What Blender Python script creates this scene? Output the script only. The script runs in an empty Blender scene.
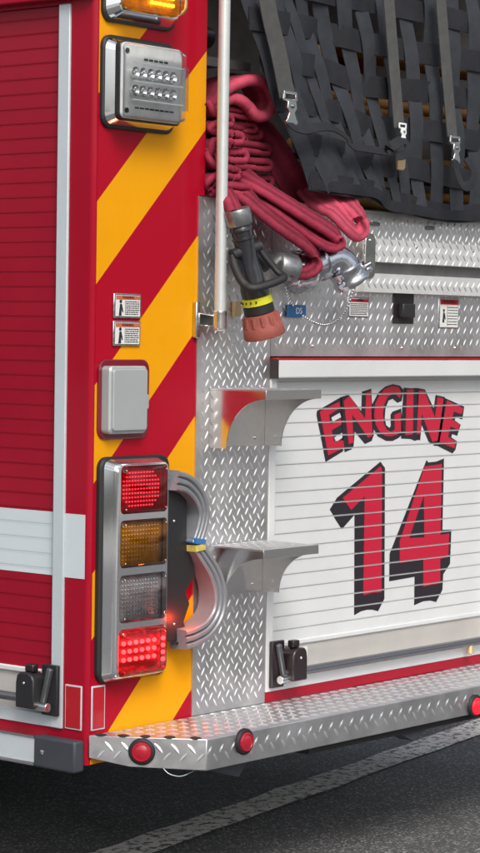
import bpy, math, random
from mathutils import Vector, Matrix
from mathutils.geometry import tessellate_polygon
random.seed(14)
scene = bpy.context.scene
col = scene.collection
V = Vector

# ------------------------------------------------------------------ camera
F = 2320.1
def _n(v): return v.normalized()
EX = _n(V(((2130-240)/F, -(360-426.5)/F, -1)))
EY = V(((-2613-240)/F, -(287-426.5)/F, -1)).normalized()
EY = _n(EY - EX*EX.dot(EY))
EZ = EX.cross(EY)
M = Matrix((EX, EY, EZ))                       # camera vector -> world vector
CAM = V((-4.26747929, -3.95283656, 1.50091674))
cam_d = bpy.data.cameras.new('camera')
cam = bpy.data.objects.new('camera', cam_d); col.objects.link(cam)
cam.matrix_world = Matrix.Translation(CAM) @ M.to_4x4()
cam_d.sensor_fit = 'VERTICAL'; cam_d.sensor_height = 36; cam_d.lens = 36*F/853
cam_d.clip_start = .05; cam_d.clip_end = 3000
scene.camera = cam
def ray(px, py): return M @ V(((px-240)/F, -(py-426.5)/F, -1.))
def R(px, py, y=0.):                           # pixel -> point on the plane Y = y (parallel to the rear of the truck)
    d = ray(px, py); return CAM + d*((y-CAM.y)/d.y)
def S(px, py, x=0.):
    d = ray(px, py); return CAM + d*((x-CAM.x)/d.x)

# ------------------------------------------------------------------ light
SUN_EL, SUN_AZ = 44, 216
w = bpy.data.worlds.new('World'); scene.world = w; w.use_nodes = True
nt = w.node_tree; bg = nt.nodes['Background']
sky = nt.nodes.new('ShaderNodeTexSky'); sky.sky_type = 'NISHITA'; sky.sun_disc = False
sky.sun_elevation = math.radians(SUN_EL); sky.sun_rotation = math.radians(SUN_AZ)
sky.dust_density = 4; sky.air_density = 1.0; sky.ozone_density = 1.0
hs = nt.nodes.new('ShaderNodeHueSaturation'); hs.inputs['Saturation'].default_value = .45
nt.links.new(sky.outputs[0], hs.inputs['Color']); 
tc_ = nt.nodes.new('ShaderNodeTexCoord'); cn = nt.nodes.new('ShaderNodeTexNoise'); cn.inputs['Scale'].default_value = 2.6; cn.inputs['Detail'].default_value = 6
cm_ = nt.nodes.new('ShaderNodeMapping'); cm_.inputs['Scale'].default_value = (1, 1, 2.5)
nt.links.new(tc_.outputs['Generated'], cm_.inputs[0]); nt.links.new(cm_.outputs[0], cn.inputs['Vector'])
cl_ = nt.nodes.new('ShaderNodeMapRange'); cl_.inputs[1].default_value = .42; cl_.inputs[2].default_value = .62; cl_.inputs[3].default_value = .55; cl_.inputs[4].default_value = 1.5
nt.links.new(cn.outputs[0], cl_.inputs[0])
cx_ = nt.nodes.new('ShaderNodeMix'); cx_.data_type = 'RGBA'; cx_.blend_type = 'MULTIPLY'; cx_.inputs[0].default_value = 1
nt.links.new(hs.outputs[0], cx_.inputs[6]); nt.links.new(cl_.outputs[0], cx_.inputs[7]); nt.links.new(cx_.outputs[2], bg.inputs['Color'])
bg.inputs['Strength'].default_value = .12
sd = bpy.data.lights.new('sun', 'SUN'); sd.energy = 1.4; sd.angle = math.radians(22); sd.color = (1, .96, .9)
so = bpy.data.objects.new('sun', sd); col.objects.link(so)
az = math.radians(SUN_AZ); el = math.radians(SUN_EL)
sv = V((math.sin(az)*math.cos(el), math.cos(az)*math.cos(el), math.sin(el)))   # towards the sun
so.rotation_euler = sv.to_track_quat('Z', 'Y').to_euler()
so.location = (-4, -8, 9)
scene.view_settings.view_transform = 'Standard'; scene.view_settings.look = 'None'
scene.view_settings.gamma = 1; scene.view_settings.exposure = 0.52
scene.view_settings.use_curve_mapping = False

# ------------------------------------------------------------------ materials
def mat(name, c, rough=.5, metal=0., spec=.5, coat=0., coat_r=.08, bump=0., bscale=200., var=0., vscale=8., emit=None, es=0., aniso=None, rvar=0.):
    m = bpy.data.materials.new(name); m.use_nodes = True
    t = m.node_tree; b = t.nodes['Principled BSDF']
    b.inputs['Base Color'].default_value = (*c, 1); b.inputs['Roughness'].default_value = rough
    b.inputs['Metallic'].default_value = metal; b.inputs['Specular IOR Level'].default_value = spec
    b.inputs['Coat Weight'].default_value = coat; b.inputs['Coat Roughness'].default_value = coat_r
    if emit: b.inputs['Emission Color'].default_value = (*emit, 1); b.inputs['Emission Strength'].default_value = es
    tc = t.nodes.new('ShaderNodeTexCoord')
    if bump:
        n = t.nodes.new('ShaderNodeTexNoise'); n.inputs['Scale'].default_value = bscale; n.inputs['Detail'].default_value = 3
        mp = t.nodes.new('ShaderNodeMapping')
        if aniso: mp.inputs['Scale'].default_value = aniso
        bp = t.nodes.new('ShaderNodeBump'); bp.inputs['Strength'].default_value = bump; bp.inputs['Distance'].default_value = .002
        t.links.new(tc.outputs['Object'], mp.inputs[0]); t.links.new(mp.outputs[0], n.inputs['Vector'])
        t.links.new(n.outputs[0], bp.inputs['Height']); t.links.new(bp.outputs[0], b.inputs['Normal'])
    if var or rvar:
        n = t.nodes.new('ShaderNodeTexNoise'); n.inputs['Scale'].default_value = vscale; n.inputs['Detail'].default_value = 6
        n.inputs['Roughness'].default_value = .65
        t.links.new(tc.outputs['Object'], n.inputs['Vector'])
        if var:
            mx = t.nodes.new('ShaderNodeMix'); mx.data_type = 'RGBA'
            mx.inputs[6].default_value = (*[v*(1-var) for v in c], 1); mx.inputs[7].default_value = (*[min(1, v*(1+var*.6)) for v in c], 1)
            cr = t.nodes.new('ShaderNodeMapRange'); cr.inputs[1].default_value = .3; cr.inputs[2].default_value = .7
            t.links.new(n.outputs[0], cr.inputs[0]); t.links.new(cr.outputs[0], mx.inputs[0]); t.links.new(mx.outputs[2], b.inputs['Base Color'])
        if rvar:
            cr = t.nodes.new('ShaderNodeMapRange'); cr.inputs[1].default_value = .3; cr.inputs[2].default_value = .7
            cr.inputs[3].default_value = max(.02, rough-rvar); cr.inputs[4].default_value = rough+rvar
            t.links.new(n.outputs[0], cr.inputs[0]); t.links.new(cr.outputs[0], b.inputs['Roughness'])
    return m
def lens_mat(name, c, gloss=.06, mixf=1.0):
    m = bpy.data.materials.new(name); m.use_nodes = True; t = m.node_tree
    t.nodes.remove(t.nodes['Principled BSDF']); out = t.nodes['Material Output']
    tr = t.nodes.new('ShaderNodeBsdfTransparent'); tr.inputs[0].default_value = (*c, 1)
    gl = t.nodes.new('ShaderNodeBsdfGlossy'); gl.inputs['Roughness'].default_value = gloss
    fr = t.nodes.new('ShaderNodeFresnel'); fr.inputs[0].default_value = 1.5
    mx = t.nodes.new('ShaderNodeMixShader')
    t.links.new(fr.outputs[0], mx.inputs[0]); t.links.new(tr.outputs[0], mx.inputs[1]); t.links.new(gl.outputs[0], mx.inputs[2])
    t.links.new(mx.outputs[0], out.inputs[0]); return m
MT = dict(
    red=mat('red paint', (.33, .0025, .018), .4, spec=.15, coat=.30, coat_r=.08, var=.06, vscale=3),
    slat=mat('red slat paint', (.30, .0025, .018), .36, spec=.25, coat=.22, coat_r=.12, var=.08, vscale=4, rvar=.08),
    stripe_r=mat('red reflective tape', (.37, .0025, .017), .4, spec=.12, coat=.12, coat_r=.12, bump=.05, bscale=900),
    stripe_y=mat('amber reflective tape', (.76, .32, .002), .4, spec=.12, coat=.12, coat_r=.12, bump=.05, bscale=900, var=.04, vscale=6),
    white=mat('white reflective tape', (.58, .65, .68), .4, coat=.2, var=.03),
    satin=mat('satin aluminium', (.56, .62, .65), .42, metal=.15, var=.05, vscale=10),
    door=mat('white powder coat', (.63, .645, .645), .42, coat=.15, coat_r=.2, var=.05, vscale=5),
    rail=mat('brushed rail', (.52, .50, .47), .42, metal=.15, bump=.1, bscale=90, aniso=(.05, 1, 8), var=.08, vscale=6),
    alu=mat('tread plate aluminium', (.72, .695, .69), .40, metal=.93, var=.20, vscale=7, rvar=.08, bump=.06, bscale=400),
    alu_bar=mat('rub bar aluminium', (.82, .82, .80), .48, metal=.6, var=.1, vscale=12),
    alu_hi=mat('worn highlit tread bars', (.88, .87, .87), .32, metal=.88, bump=.05, bscale=300),  # bars worn shinier; colour also raised to strengthen their highlights
    alu_step=mat('step plate aluminium', (.72, .72, .725), .36, metal=.93, var=.16, vscale=12, rvar=.08, bump=.06, bscale=400),
    brushed=mat('brushed aluminium', (.80, .785, .775), .20, metal=1, var=.05, vscale=10, rvar=.05),
    rod=mat('steel rod', (.30, .30, .31), .22, metal=.9),
    chrome=mat('chrome', (.88, .89, .9), .10, metal=1, rvar=.03, vscale=20),
    cap_chrome=mat('worn chrome', (.62, .64, .67), .22, metal=1, var=.15, vscale=40, rvar=.08),
    black=mat('black plastic', (.018, .018, .02), .42, bump=.1, bscale=500),
    rubber=mat('black rubber', (.012, .012, .013), .6),
    maroon=mat('dark latch plastic', (.02, .012, .014), .35, coat=.3),
    greyp=mat('dark grey end cap', (.045, .05, .062), .5, var=.15),
    latch_lever=mat('grey latch lever', (.16, .17, .18), .3, metal=.6),
    coverp=mat('grey metal cover', (.44, .47, .47), .38, metal=.35, var=.05),
    bez=mat('lamp bezel', (.82, .83, .85), .13, metal=.95, var=.05),
    coup=mat('dull coupling metal', (.30, .31, .32), .3, metal=.8, var=.2, vscale=30),
    arm=mat('grey ribbed rubber', (.25, .26, .28), .40, metal=.3, var=.1, vscale=20),
    blue=mat('blue tape', (.03, .16, .42), .5), yellow=mat('yellow tape', (.62, .52, .12), .5, var=.25, vscale=60),
    ylab=mat('yellow label', (.62, .60, .02), .45), tag=mat('blue tag', (.02, .13, .32), .35, coat=.4),
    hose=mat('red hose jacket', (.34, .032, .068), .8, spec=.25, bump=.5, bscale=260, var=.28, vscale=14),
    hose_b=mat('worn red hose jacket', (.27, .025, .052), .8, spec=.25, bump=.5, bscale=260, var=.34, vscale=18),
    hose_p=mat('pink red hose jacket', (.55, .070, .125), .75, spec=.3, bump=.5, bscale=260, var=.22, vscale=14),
    hose_t=mat('tan hose jacket', (.25, .13, .04), .85, spec=.2, bump=.6, bscale=260, var=.3, vscale=12),
    gblack=mat('glossy black housing', (.02, .02, .024), .24, coat=.5, bump=.08, bscale=80),
    bumper=mat('orange rubber bumper', (.30, .075, .055), .75, bump=.2, bscale=120, var=.25, vscale=30),
    web=mat('charcoal webbing', (.019, .020, .025), .8, spec=.3, bump=.8, bscale=420, var=.3, vscale=16),
    web_b=mat('lighter charcoal webbing', (.036, .039, .047), .8, spec=.3, bump=.8, bscale=420, var=.3, vscale=16),
    web2=mat('grey webbing', (.075, .076, .074), .75, spec=.3, bump=.6, bscale=420, var=.2, vscale=30),
    buckle=mat('nickel buckle', (.62, .62, .60), .24, metal=1),
    whitep=mat('white buckle', (.75, .78, .78), .4), brass=mat('brass buckle', (.62, .45, .25), .4, metal=.5),
    asphalt=None, dark=mat('dark interior', (.03, .03, .032), .6, var=.3),
    bed=mat('hose bed aluminium', (.22, .21, .21), .5, metal=.8, var=.3, vscale=8),
    under=mat('underbody', (.02, .02, .02), .8),
    ink=mat('black print', (.018, .012, .018), .45, coat=.1), redink=mat('red print', (.50, .006, .035), .42, coat=.15),
    paper=mat('label white', (.68, .68, .66), .5), orange=mat('label orange', (.48, .12, .06), .5),
    steel=mat('stainless pole', (.62, .65, .64), .34, metal=.45, var=.06, vscale=30, bump=.1, bscale=300, aniso=(1, 1, .05)),
    amberb=mat('amber reflector', (.75, .30, .02), .35, metal=.3),
    reflr=mat('red reflector', (.42, .004, .012), .25, coat=.6),
    padred=mat('crimson gasket pad', (.16, .003, .015), .3, coat=.6),
    led_red=mat('lit red diode', (.3, .01, .02), .4, emit=(1, .10, .16), es=4.5),
    led_hot=mat('bright red diode', (.3, .01, .02), .4, emit=(1, .12, .10), es=10),
    led_or=mat('orange lit bulb', (.8, .3, .02), .4, emit=(1, .42, .03), es=9),
    glow_r=mat('lit red marker', (.32, .005, .02), .3, coat=.6, emit=(1, .01, .04), es=.06),
    glow_r2=mat('bright red marker', (.45, .005, .02), .3, coat=.6, emit=(1, .02, .04), es=.45),
    dimled=mat('unlit diode', (.95, .85, .5), .3, metal=.6), cled=mat('clear diode', (.55, .55, .55), .15, metal=.8),
    back_r=mat('red lamp reflector', (.13, .002, .012), .35, coat=.5), back_a=mat('amber lamp reflector', (.40, .30, .14), .4, metal=.15, var=.4, vscale=30),
    back_c=mat('clear lamp reflector', (.42, .37, .38), .3, metal=.3, var=.35, vscale=30), back_s=mat('flood lamp reflector', (.74, .76, .75), .35, metal=.05, var=.15, vscale=20),
    lens_r=lens_mat('red lens', (.95, .12, .16)), lens_a=lens_mat('amber lens', (.95, .66, .22)), lens_c=lens_mat('clear lens', (.92, .92, .92)),
)

def hosemat(key):                                # woven jacket: fine weave, grime, rubbed edge creases running along the hose
    m = MT[key]; t = m.node_tree; b = t.nodes['Principled BSDF']
    uv = t.nodes.new('ShaderNodeUVMap'); uv.uv_map = 'uv'; sx_ = t.nodes.new('ShaderNodeSeparateXYZ'); t.links.new(uv.outputs[0], sx_.inputs[0])
    tc = t.nodes.new('ShaderNodeTexCoord'); n = t.nodes.new('ShaderNodeTexNoise'); n.inputs['Scale'].default_value = 30; n.inputs['Detail'].default_value = 5
    t.links.new(tc.outputs['Object'], n.inputs['Vector'])
    ad = t.nodes.new('ShaderNodeMath'); ad.operation = 'MULTIPLY_ADD'; ad.inputs[1].default_value = .05; t.links.new(n.outputs[0], ad.inputs[0]); t.links.new(sx_.outputs[0], ad.inputs[2])
    cr = t.nodes.new('ShaderNodeValToRGB'); el_ = cr.color_ramp.elements; el_[0].position = 0; el_[0].color = (1, 1, 1, 1); el_[1].position = 1; el_[1].color = (1, 1, 1, 1)
    for p, c in ((.04, 1.0), (.16, .95), (.22, .42), (.30, .85), (.34, 1.), (.42, .5), (.47, .9), (.6, 1.), (.76, .45), (.84, .9), (.93, .5)):
        e = el_.new(p); e.color = (c, c, c, 1)
    t.links.new(ad.outputs[0], cr.inputs[0])
    src = b.inputs['Base Color'].links[0].from_socket
    mx = t.nodes.new('ShaderNodeMix'); mx.data_type = 'RGBA'; mx.blend_type = 'MULTIPLY'; mx.inputs[0].default_value = .95
    t.links.new(src, mx.inputs[6]); t.links.new(cr.outputs[0], mx.inputs[7]); t.links.new(mx.outputs[2], b.inputs['Base Color'])
    wv = t.nodes.new('ShaderNodeTexWave'); wv.inputs['Scale'].default_value = 60; wv.bands_direction = 'X'; t.links.new(uv.outputs[0], wv.inputs['Vector'])
    old = b.inputs['Normal'].links[0].from_node; bp = t.nodes.new('ShaderNodeBump'); bp.inputs['Strength'].default_value = .35; bp.inputs['Distance'].default_value = .01
    n3 = t.nodes.new('ShaderNodeTexNoise'); n3.inputs['Scale'].default_value = 26; n3.inputs['Detail'].default_value = 3; t.links.new(tc.outputs['Object'], n3.inputs['Vector'])
    t.links.new(n3.outputs[0], bp.inputs['Height']); t.links.new(old.outputs[0], bp.inputs['Normal']); t.links.new(bp.outputs[0], b.inputs['Normal'])
for k_ in ('hose', 'hose_b', 'hose_p'): hosemat(k_)

# ------------------------------------------------------------------ mesh helpers
W = {}
def link(o, parent):
    col.objects.link(o)
    if parent is not None: o.parent = parent
def tag(o, label=None, cat=None, group=None, kind=None):
    if label: o['label'] = label
    if cat: o['category'] = cat
    if group: o['group'] = group
    if kind: o['kind'] = kind
    return o
def empty(name, loc, label, cat, group=None):
    o = bpy.data.objects.new(name, None); link(o, None); o.location = loc; W[o.name] = V(loc); o.empty_display_size = .1
    return tag(o, label, cat, group)
class MB:
    def __init__(s): s.v = []; s.f = []; s.sm = []; s.mi = []; s.cur = 0; s.uv = []
    def add(s, vs, fs, smooth=False):
        n = len(s.v); s.v += [V(p) for p in vs]
        for f in fs: s.f.append([i+n for i in f]); s.sm.append(smooth); s.mi.append(s.cur); s.uv.append(None)
        return s
    def box(s, x0, x1, y0, y1, z0, z1):
        return s.add([(x, y, z) for x in (x0, x1) for y in (y0, y1) for z in (z0, z1)],
            [(0, 1, 3, 2), (4, 6, 7, 5), (0, 4, 5, 1), (2, 3, 7, 6), (0, 2, 6, 4), (1, 5, 7, 3)])
    def loft(s, rings, smooth=False, caps=True, closed=False):
        n = len(rings[0]); vs = [p for r in rings for p in r]; fs = []
        m = len(rings)
        for i in range(m if closed else m-1):
            j = (i+1) % m
            for k in range(n):
                l = (k+1) % n; fs.append((i*n+k, i*n+l, j*n+l, j*n+k))
        n0 = len(s.uv); s.add(vs, fs, smooth)
        for q in range(len(fs)):
            i, k = divmod(q, n); s.uv[n0+q] = ((k/n, i*.01), ((k+1)/n, i*.01), ((k+1)/n, (i+1)*.01), (k/n, (i+1)*.01))
        if caps and not closed:
            s.add(rings[0], [tuple(range(n))]); s.add(rings[-1], [tuple(reversed(range(n)))])
        return s
    def prism(s, pts, d, smooth=False):               # polygon of 3-D points extruded by vector d
        d = V(d); return s.loft([[V(p) for p in pts], [V(p)+d for p in pts]], smooth)
    def cyl(s, a, b, r, r2=None, n=20, smooth=True, caps=True):
        a, b = V(a), V(b); r2 = r if r2 is None else r2
        ax = (b-a).normalized(); u = ax.orthogonal().normalized(); w_ = ax.cross(u)
        R_ = lambda c, q: [c+u*(q*math.cos(6.283185*i/n))+w_*(q*math.sin(6.283185*i/n)) for i in range(n)]
        return s.loft([R_(a, r), R_(b, r2)], smooth, caps)
    def lathe(s, a, ax, prof, n=28, smooth=True):     # prof: (distance along axis, radius)
        a, ax = V(a), V(ax).normalized(); u = ax.orthogonal().normalized(); w_ = ax.cross(u)
        rings = [[a+ax*h+u*(q*math.cos(6.283185*i/n))+w_*(q*math.sin(6.283185*i/n)) for i in range(n)] for h, q in prof]
        return s.loft(rings, smooth)
    def tube(s, path, r, n=10, smooth=True):
        return s.sweep(path, [(r*math.cos(6.283185*i/n), r*math.sin(6.283185*i/n)) for i in range(n)], None, smooth)
    def sweep(s, path, prof, wdir, smooth=True, scales=None):
        path = [V(p) for p in path]; rings = []; last = None
        for i, p in enumerate(path):
            t = (path[min(i+1, len(path)-1)]-path[max(i-1, 0)]).normalized()
            if wdir is None:
                wv = last if last is not None else t.orthogonal()
            else:
                wv = V(wdir[i]) if isinstance(wdir, list) else V(wdir)
            wv = (wv - t*wv.dot(t)).normalized(); last = wv; nv = t.cross(wv)
            k = scales[i] if scales else 1
            rings.append([p+wv*(a*k)+nv*(b*k) for a, b in prof])
        return s.loft(rings, smooth)
    def sphere(s, c, r, n=10, m=6, sc=(1, 1, 1)):
        c = V(c); rings = []
        for j in range(1, m):
            a = math.pi*j/m
            rings.append([c+V((r*sc[0]*math.sin(a)*math.cos(6.283185*i/n), r*sc[1]*math.sin(a)*math.sin(6.283185*i/n), r*sc[2]*math.cos(a))) for i in range(n)])
        return s.loft(rings, True)
    def build(s, name, m, parent=None, bevel=0., seg=2, label=None, subsurf=0, sharp=True):
        me = bpy.data.meshes.new(name)
        lo = V((min(p[i] for p in s.v) for i in range(3))); hi = V((max(p[i] for p in s.v) for i in range(3)))
        c = (lo+hi)/2
        me.from_pydata([p-c for p in s.v], [], s.f)
        me.polygons.foreach_set('use_smooth', s.sm); me.polygons.foreach_set('material_index', s.mi)
        ul = me.uv_layers.new(name='uv')
        for pl, uvf in zip(me.polygons, s.uv):
            if uvf:
                for li, c_ in zip(pl.loop_indices, uvf): ul.data[li].uv = c_
        import bmesh
        bm = bmesh.new(); bm.from_mesh(me); bmesh.ops.remove_doubles(bm, verts=bm.verts, dist=1e-6)
        bmesh.ops.recalc_face_normals(bm, faces=bm.faces); bm.to_mesh(me); bm.free()
        me.materials.append(m if not isinstance(m, str) else MT[m])
        if any(s.mi): me.materials.append(MT['alu_hi'])
        o = bpy.data.objects.new(name, me); link(o, parent)
        o.location = c - (W[parent.name] if parent else V((0, 0, 0))); W[o.name] = c
        if bevel:
            b = o.modifiers.new('bevel', 'BEVEL'); b.width = bevel; b.segments = seg; b.limit_method = 'ANGLE'; b.angle_limit = math.radians(40)
            me.polygons.foreach_set('use_smooth', [True]*len(me.polygons))
            try: me.set_sharp_from_angle(angle=math.radians(50))
            except Exception: pass
            b.harden_normals = False
        elif any(s.sm) and sharp:
            try: me.set_sharp_from_angle(angle=math.radians(50))
            except Exception: pass
        if subsurf:
            q = o.modifiers.new('subdivision', 'SUBSURF'); q.levels = q.render_levels = subsurf
        if label: o['label'] = label
        return o
def rrect(x0, x1, z0, z1, r, n=5):
    pts = []
    for cx, cz, a0 in ((x1-r, z1-r, 0), (x0+r, z1-r, 90), (x0+r, z0+r, 180), (x1-r, z0+r, 270)):
        for i in range(n+1):
            a = math.radians(a0+90*i/n); pts.append((cx+r*math.cos(a), cz+r*math.sin(a)))
    return pts
def rr_shell(mb, levels, n=5):                    # open dome: no back face
    rings = [[V((x, y, z)) for x, z in rrect(x0, x1, z0, z1, r, n)] for y, x0, x1, z0, z1, r in levels]
    mb.loft(rings, True, caps=False); mb.add(rings[-1], [tuple(range(len(rings[-1])))]); return mb
def rr_loft(mb, levels, smooth=False, n=5):       # levels: (y, x0, x1, z0, z1, r)
    return mb.loft([[V((x, y, z)) for x, z in rrect(x0, x1, z0, z1, r, n)] for y, x0, x1, z0, z1, r in levels], smooth)
def lozenges(mb, O, U, Vv, N, w_, h, pitch=.035, L=.027, Wd=.0066, H=.0020, ok=None, ang=50, su=1., off=(0, 0), mg=1.):
    O, U, Vv, N = V(O), V(U).normalized(), V(Vv).normalized(), V(N).normalized()
    pu = pitch*su; mb.cur = 1
    for kind in (0, 1):
        a = math.radians(ang if kind == 0 else 180-ang)
        du = U*math.cos(a)+Vv*math.sin(a); dv = -U*math.sin(a)+Vv*math.cos(a)
        for i in range(-1, int(w_/pu)+2):
            for j in range(-1, int(h/pitch)+2):
                cu = off[0]+(i+.5*kind+.25)*pu; cv = off[1]+(j+.5*kind+.25)*pitch
                m_ = L*.46*mg
                if cu < m_*.75 or cv < m_*.85 or cu > w_-m_*.75 or cv > h-m_*.85: continue
                if ok and not ok(cu, cv): continue
                c = O+U*cu+Vv*cv
                P = lambda x, y, z: c+du*x+dv*y+N*z
                l, q = L/2, Wd/2
                vs = [P(-l, 0, 0), P(-l*.55, -q*.8, 0), P(0, -q, 0), P(l*.55, -q*.8, 0), P(l, 0, 0), P(l*.55, q*.8, 0), P(0, q, 0), P(-l*.55, q*.8, 0),
                      P(-l*.55, 0, H*.8), P(0, 0, H), P(l*.55, 0, H*.8)]
                mb.add(vs, [(0, 1, 8), (1, 2, 9, 8), (2, 3, 10, 9), (3, 4, 10), (4, 5, 10), (5, 6, 9, 10), (6, 7, 8, 9), (7, 0, 8)], True)
    mb.cur = 0
    return mb
def clip(poly, nx, nz, d):                        # keep nx*x+nz*z <= d
    out = []
    for i in range(len(poly)):
        a, b = poly[i], poly[(i+1) % len(poly)]
        da, db = nx*a[0]+nz*a[1]-d, nx*b[0]+nz*b[1]-d
        if da <= 0: out.append(a)
        if da*db < 0: t = da/(da-db); out.append((a[0]+(b[0]-a[0])*t, a[1]+(b[1]-a[1])*t))
    return out
def bez(pts, n=8, closed=False):                  # Catmull-Rom through points
    pts = [V(p) for p in pts]; out = []; m = len(pts)
    for i in range(m if closed else m-1):
        g = (lambda k: pts[k % m]) if closed else (lambda k: pts[max(0, min(m-1, k))])
        p0, p1, p2, p3 = g(i-1), g(i), g(i+1), g(i+2)
        for j in range(n):
            t = j/n
            out.append(.5*((2*p1)+(p2-p0)*t+(2*p0-5*p1+4*p2-p3)*t*t+(3*p1-p0-3*p2+p3)*t**3))
    if not closed: out.append(pts[-1])
    return out
def screw(mb, c, n, r=.005):
    return mb.lathe(c, n, [(-.002, r), (.0015, r), (.003, r*.6)], 12)
def bolts(pts, n, r, mname, parent, name='bolt'):
    for p in pts: screw(MB(), p, n, r).build(name, mname, parent)
def text_obj(s, size, loc, rot, m, parent, name='lettering', ex=.0004):
    cu = bpy.data.curves.new(name, 'FONT'); cu.body = s; cu.size = size; cu.extrude = ex; cu.align_x = 'CENTER'; cu.align_y = 'CENTER'
    tmp = bpy.data.objects.new(name, cu); col.objects.link(tmp)
    bpy.context.view_layer.update()
    me = bpy.data.meshes.new_from_object(tmp.evaluated_get(bpy.context.evaluated_depsgraph_get()))
    bpy.data.objects.remove(tmp)
    me.name = name; me.materials.clear(); me.materials.append(MT[m])
    o = bpy.data.objects.new(name, me); link(o, parent)
    o.location = V(loc)-(W[parent.name] if parent else V()); o.rotation_euler = rot; W[o.name] = V(loc)
    return o
REAR = (math.pi/2, 0, 0)

# ------------------------------------------------------------------ ground
def asphalt_mat():
    m = bpy.data.materials.new('asphalt'); m.use_nodes = True; t = m.node_tree; b = t.nodes['Principled BSDF']
    tc = t.nodes.new('ShaderNodeTexCoord')
    vo = t.nodes.new('ShaderNodeTexVoronoi'); vo.inputs['Scale'].default_value = 150
    n1 = t.nodes.new('ShaderNodeTexNoise'); n1.inputs['Scale'].default_value = 260; n1.inputs['Detail'].default_value = 2
    n2 = t.nodes.new('ShaderNodeTexNoise'); n2.inputs['Scale'].default_value = 1.6; n2.inputs['Detail'].default_value = 6
    for n in (vo, n1, n2): t.links.new(tc.outputs['Object'], n.inputs['Vector'])
    cr = t.nodes.new('ShaderNodeValToRGB'); e = cr.color_ramp.elements
    e[0].position = .0; e[0].color = (.065, .065, .067, 1); e[1].position = .8; e[1].color = (.125, .125, .125, 1)
    x = cr.color_ramp.elements.new(.93); x.color = (.34, .33, .32, 1)
    sep = t.nodes.new('ShaderNodeSeparateColor'); t.links.new(vo.outputs['Color'], sep.inputs[0]); t.links.new(sep.outputs[0], cr.inputs[0])
    cr2 = t.nodes.new('ShaderNodeMapRange'); cr2.inputs[1].default_value = .3; cr2.inputs[2].default_value = .7; cr2.inputs[3].default_value = .7; cr2.inputs[4].default_value = 1.2
    t.links.new(n2.outputs[0], cr2.inputs[0])
    mx = t.nodes.new('ShaderNodeMix'); mx.data_type = 'RGBA'; mx.blend_type = 'MULTIPLY'; mx.inputs[0].default_value = 1
    t.links.new(cr.outputs[0], mx.inputs[6]); t.links.new(cr2.outputs[0], mx.inputs[7]); t.links.new(mx.outputs[2], b.inputs['Base Color'])
    bp = t.nodes.new('ShaderNodeBump'); bp.inputs['Strength'].default_value = .8; bp.inputs['Distance'].default_value = .004
    ad = t.nodes.new('ShaderNodeMath'); t.links.new(vo.outputs['Distance'], ad.inputs[0]); t.links.new(n1.outputs[0], ad.inputs[1])
    t.links.new(ad.outputs[0], bp.inputs['Height']); t.links.new(bp.outputs[0], b.inputs['Normal']); b.inputs['Roughness'].default_value = .7
    return m, cr, mx, tc, b, t
am = asphalt_mat(); MT['asphalt'] = am[0]
pm = asphalt_mat(); t = pm[5]; pm[0].name = 'worn road paint'
nz = t.nodes.new('ShaderNodeTexNoise'); nz.inputs['Scale'].default_value = 30; nz.inputs['Detail'].default_value = 8; nz.inputs['Roughness'].default_value = .75
t.links.new(pm[3].outputs['Object'], nz.inputs['Vector'])
rp = t.nodes.new('ShaderNodeValToRGB'); rp.color_ramp.elements[0].position = .43; rp.color_ramp.elements[1].position = .50
t.links.new(nz.outputs[0], rp.inputs[0])
mx = t.nodes.new('ShaderNodeMix'); mx.data_type = 'RGBA'; mx.inputs[7].default_value = (.80, .77, .72, 1)
t.links.new(rp.outputs[0], mx.inputs[0]); t.links.new(pm[2].outputs[2], mx.inputs[6]); t.links.new(mx.outputs[2], pm[4].inputs['Base Color'])
MT['paint'] = pm[0]
MB().box(-800, 800, -800, 800, -.5, 0).build('road', 'asphalt')
bpy.data.objects['road']['kind'] = 'structure'
m = MB(); m.box(-30, 60, -60, -7, 0, .12); m.box(-60, -9, -6.9, 60, 0, .12); m.build('bounce_pavement', mat('pale bounce paving', (.36, .35, .33), .8, var=.2, vscale=2, bump=.3, bscale=60), bevel=.01)['kind'] = 'structure'  # unseen pale paving, added to brighten what the metal reflects
# the far-off belt of trees round the street (what the polished metal mirrors)
m = MB(); rt = random.Random(5)
for k in range(260):
    a_ = math.radians(rt.uniform(120, 330)); d_ = rt.uniform(52, 66); h_ = rt.uniform(3, 7.5); c_ = V((math.cos(a_)*d_, math.sin(a_)*d_, h_*.55))
    for q in range(14):
        p_ = c_+V((rt.gauss(0, 1.3), rt.gauss(0, 1.3), rt.gauss(0, h_*.28))); p_.z = max(.4, p_.z); r_ = rt.uniform(.5, 1.2)
        m.sphere(p_, r_, 6, 4, (1, 1, rt.uniform(.6, 1.1)))
m.build('far_woodland', mat('foliage', (.05, .075, .03), .8, var=.4, vscale=.6))['kind'] = 'stuff'
# painted line, worn, runs at a shallow angle under the tail of the truck
def GP(px, py, z=0.): d = ray(px, py); return CAM + d*((z-CAM.z)/d.z)
a, b = GP(125, 853), GP(470, 731)
dr = (b-a).normalized(); pe = V((-dr.y, dr.x, 0))
lm = MB(); L0, L1 = a-dr*6, b+dr*30
N_ = 240; left = []; right = []
for i in range(N_+1):
    p = L0.lerp(L1, i/N_); j1 = random.uniform(-.008, .008); j2 = random.uniform(-.008, .008)
    left.append(p+pe*(.072+j1)); right.append(p-pe*(.072+j2))
lm.add(left+right, [(i, i+1, N_+2+i, N_+1+i) for i in range(N_)])
for p in lm.v: p.z = .004
o = lm.build('road_marking', 'paint'); o['kind'] = 'structure'

# ------------------------------------------------------------------ the fire engine
eng = empty('fire_engine', (1.3, 2.4, 0), 'red fire engine with amber chevron stripes and tread plate tail, roller door reading ENGINE 14', 'fire engine')
TW = 2.60                                      # width of the body
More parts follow.
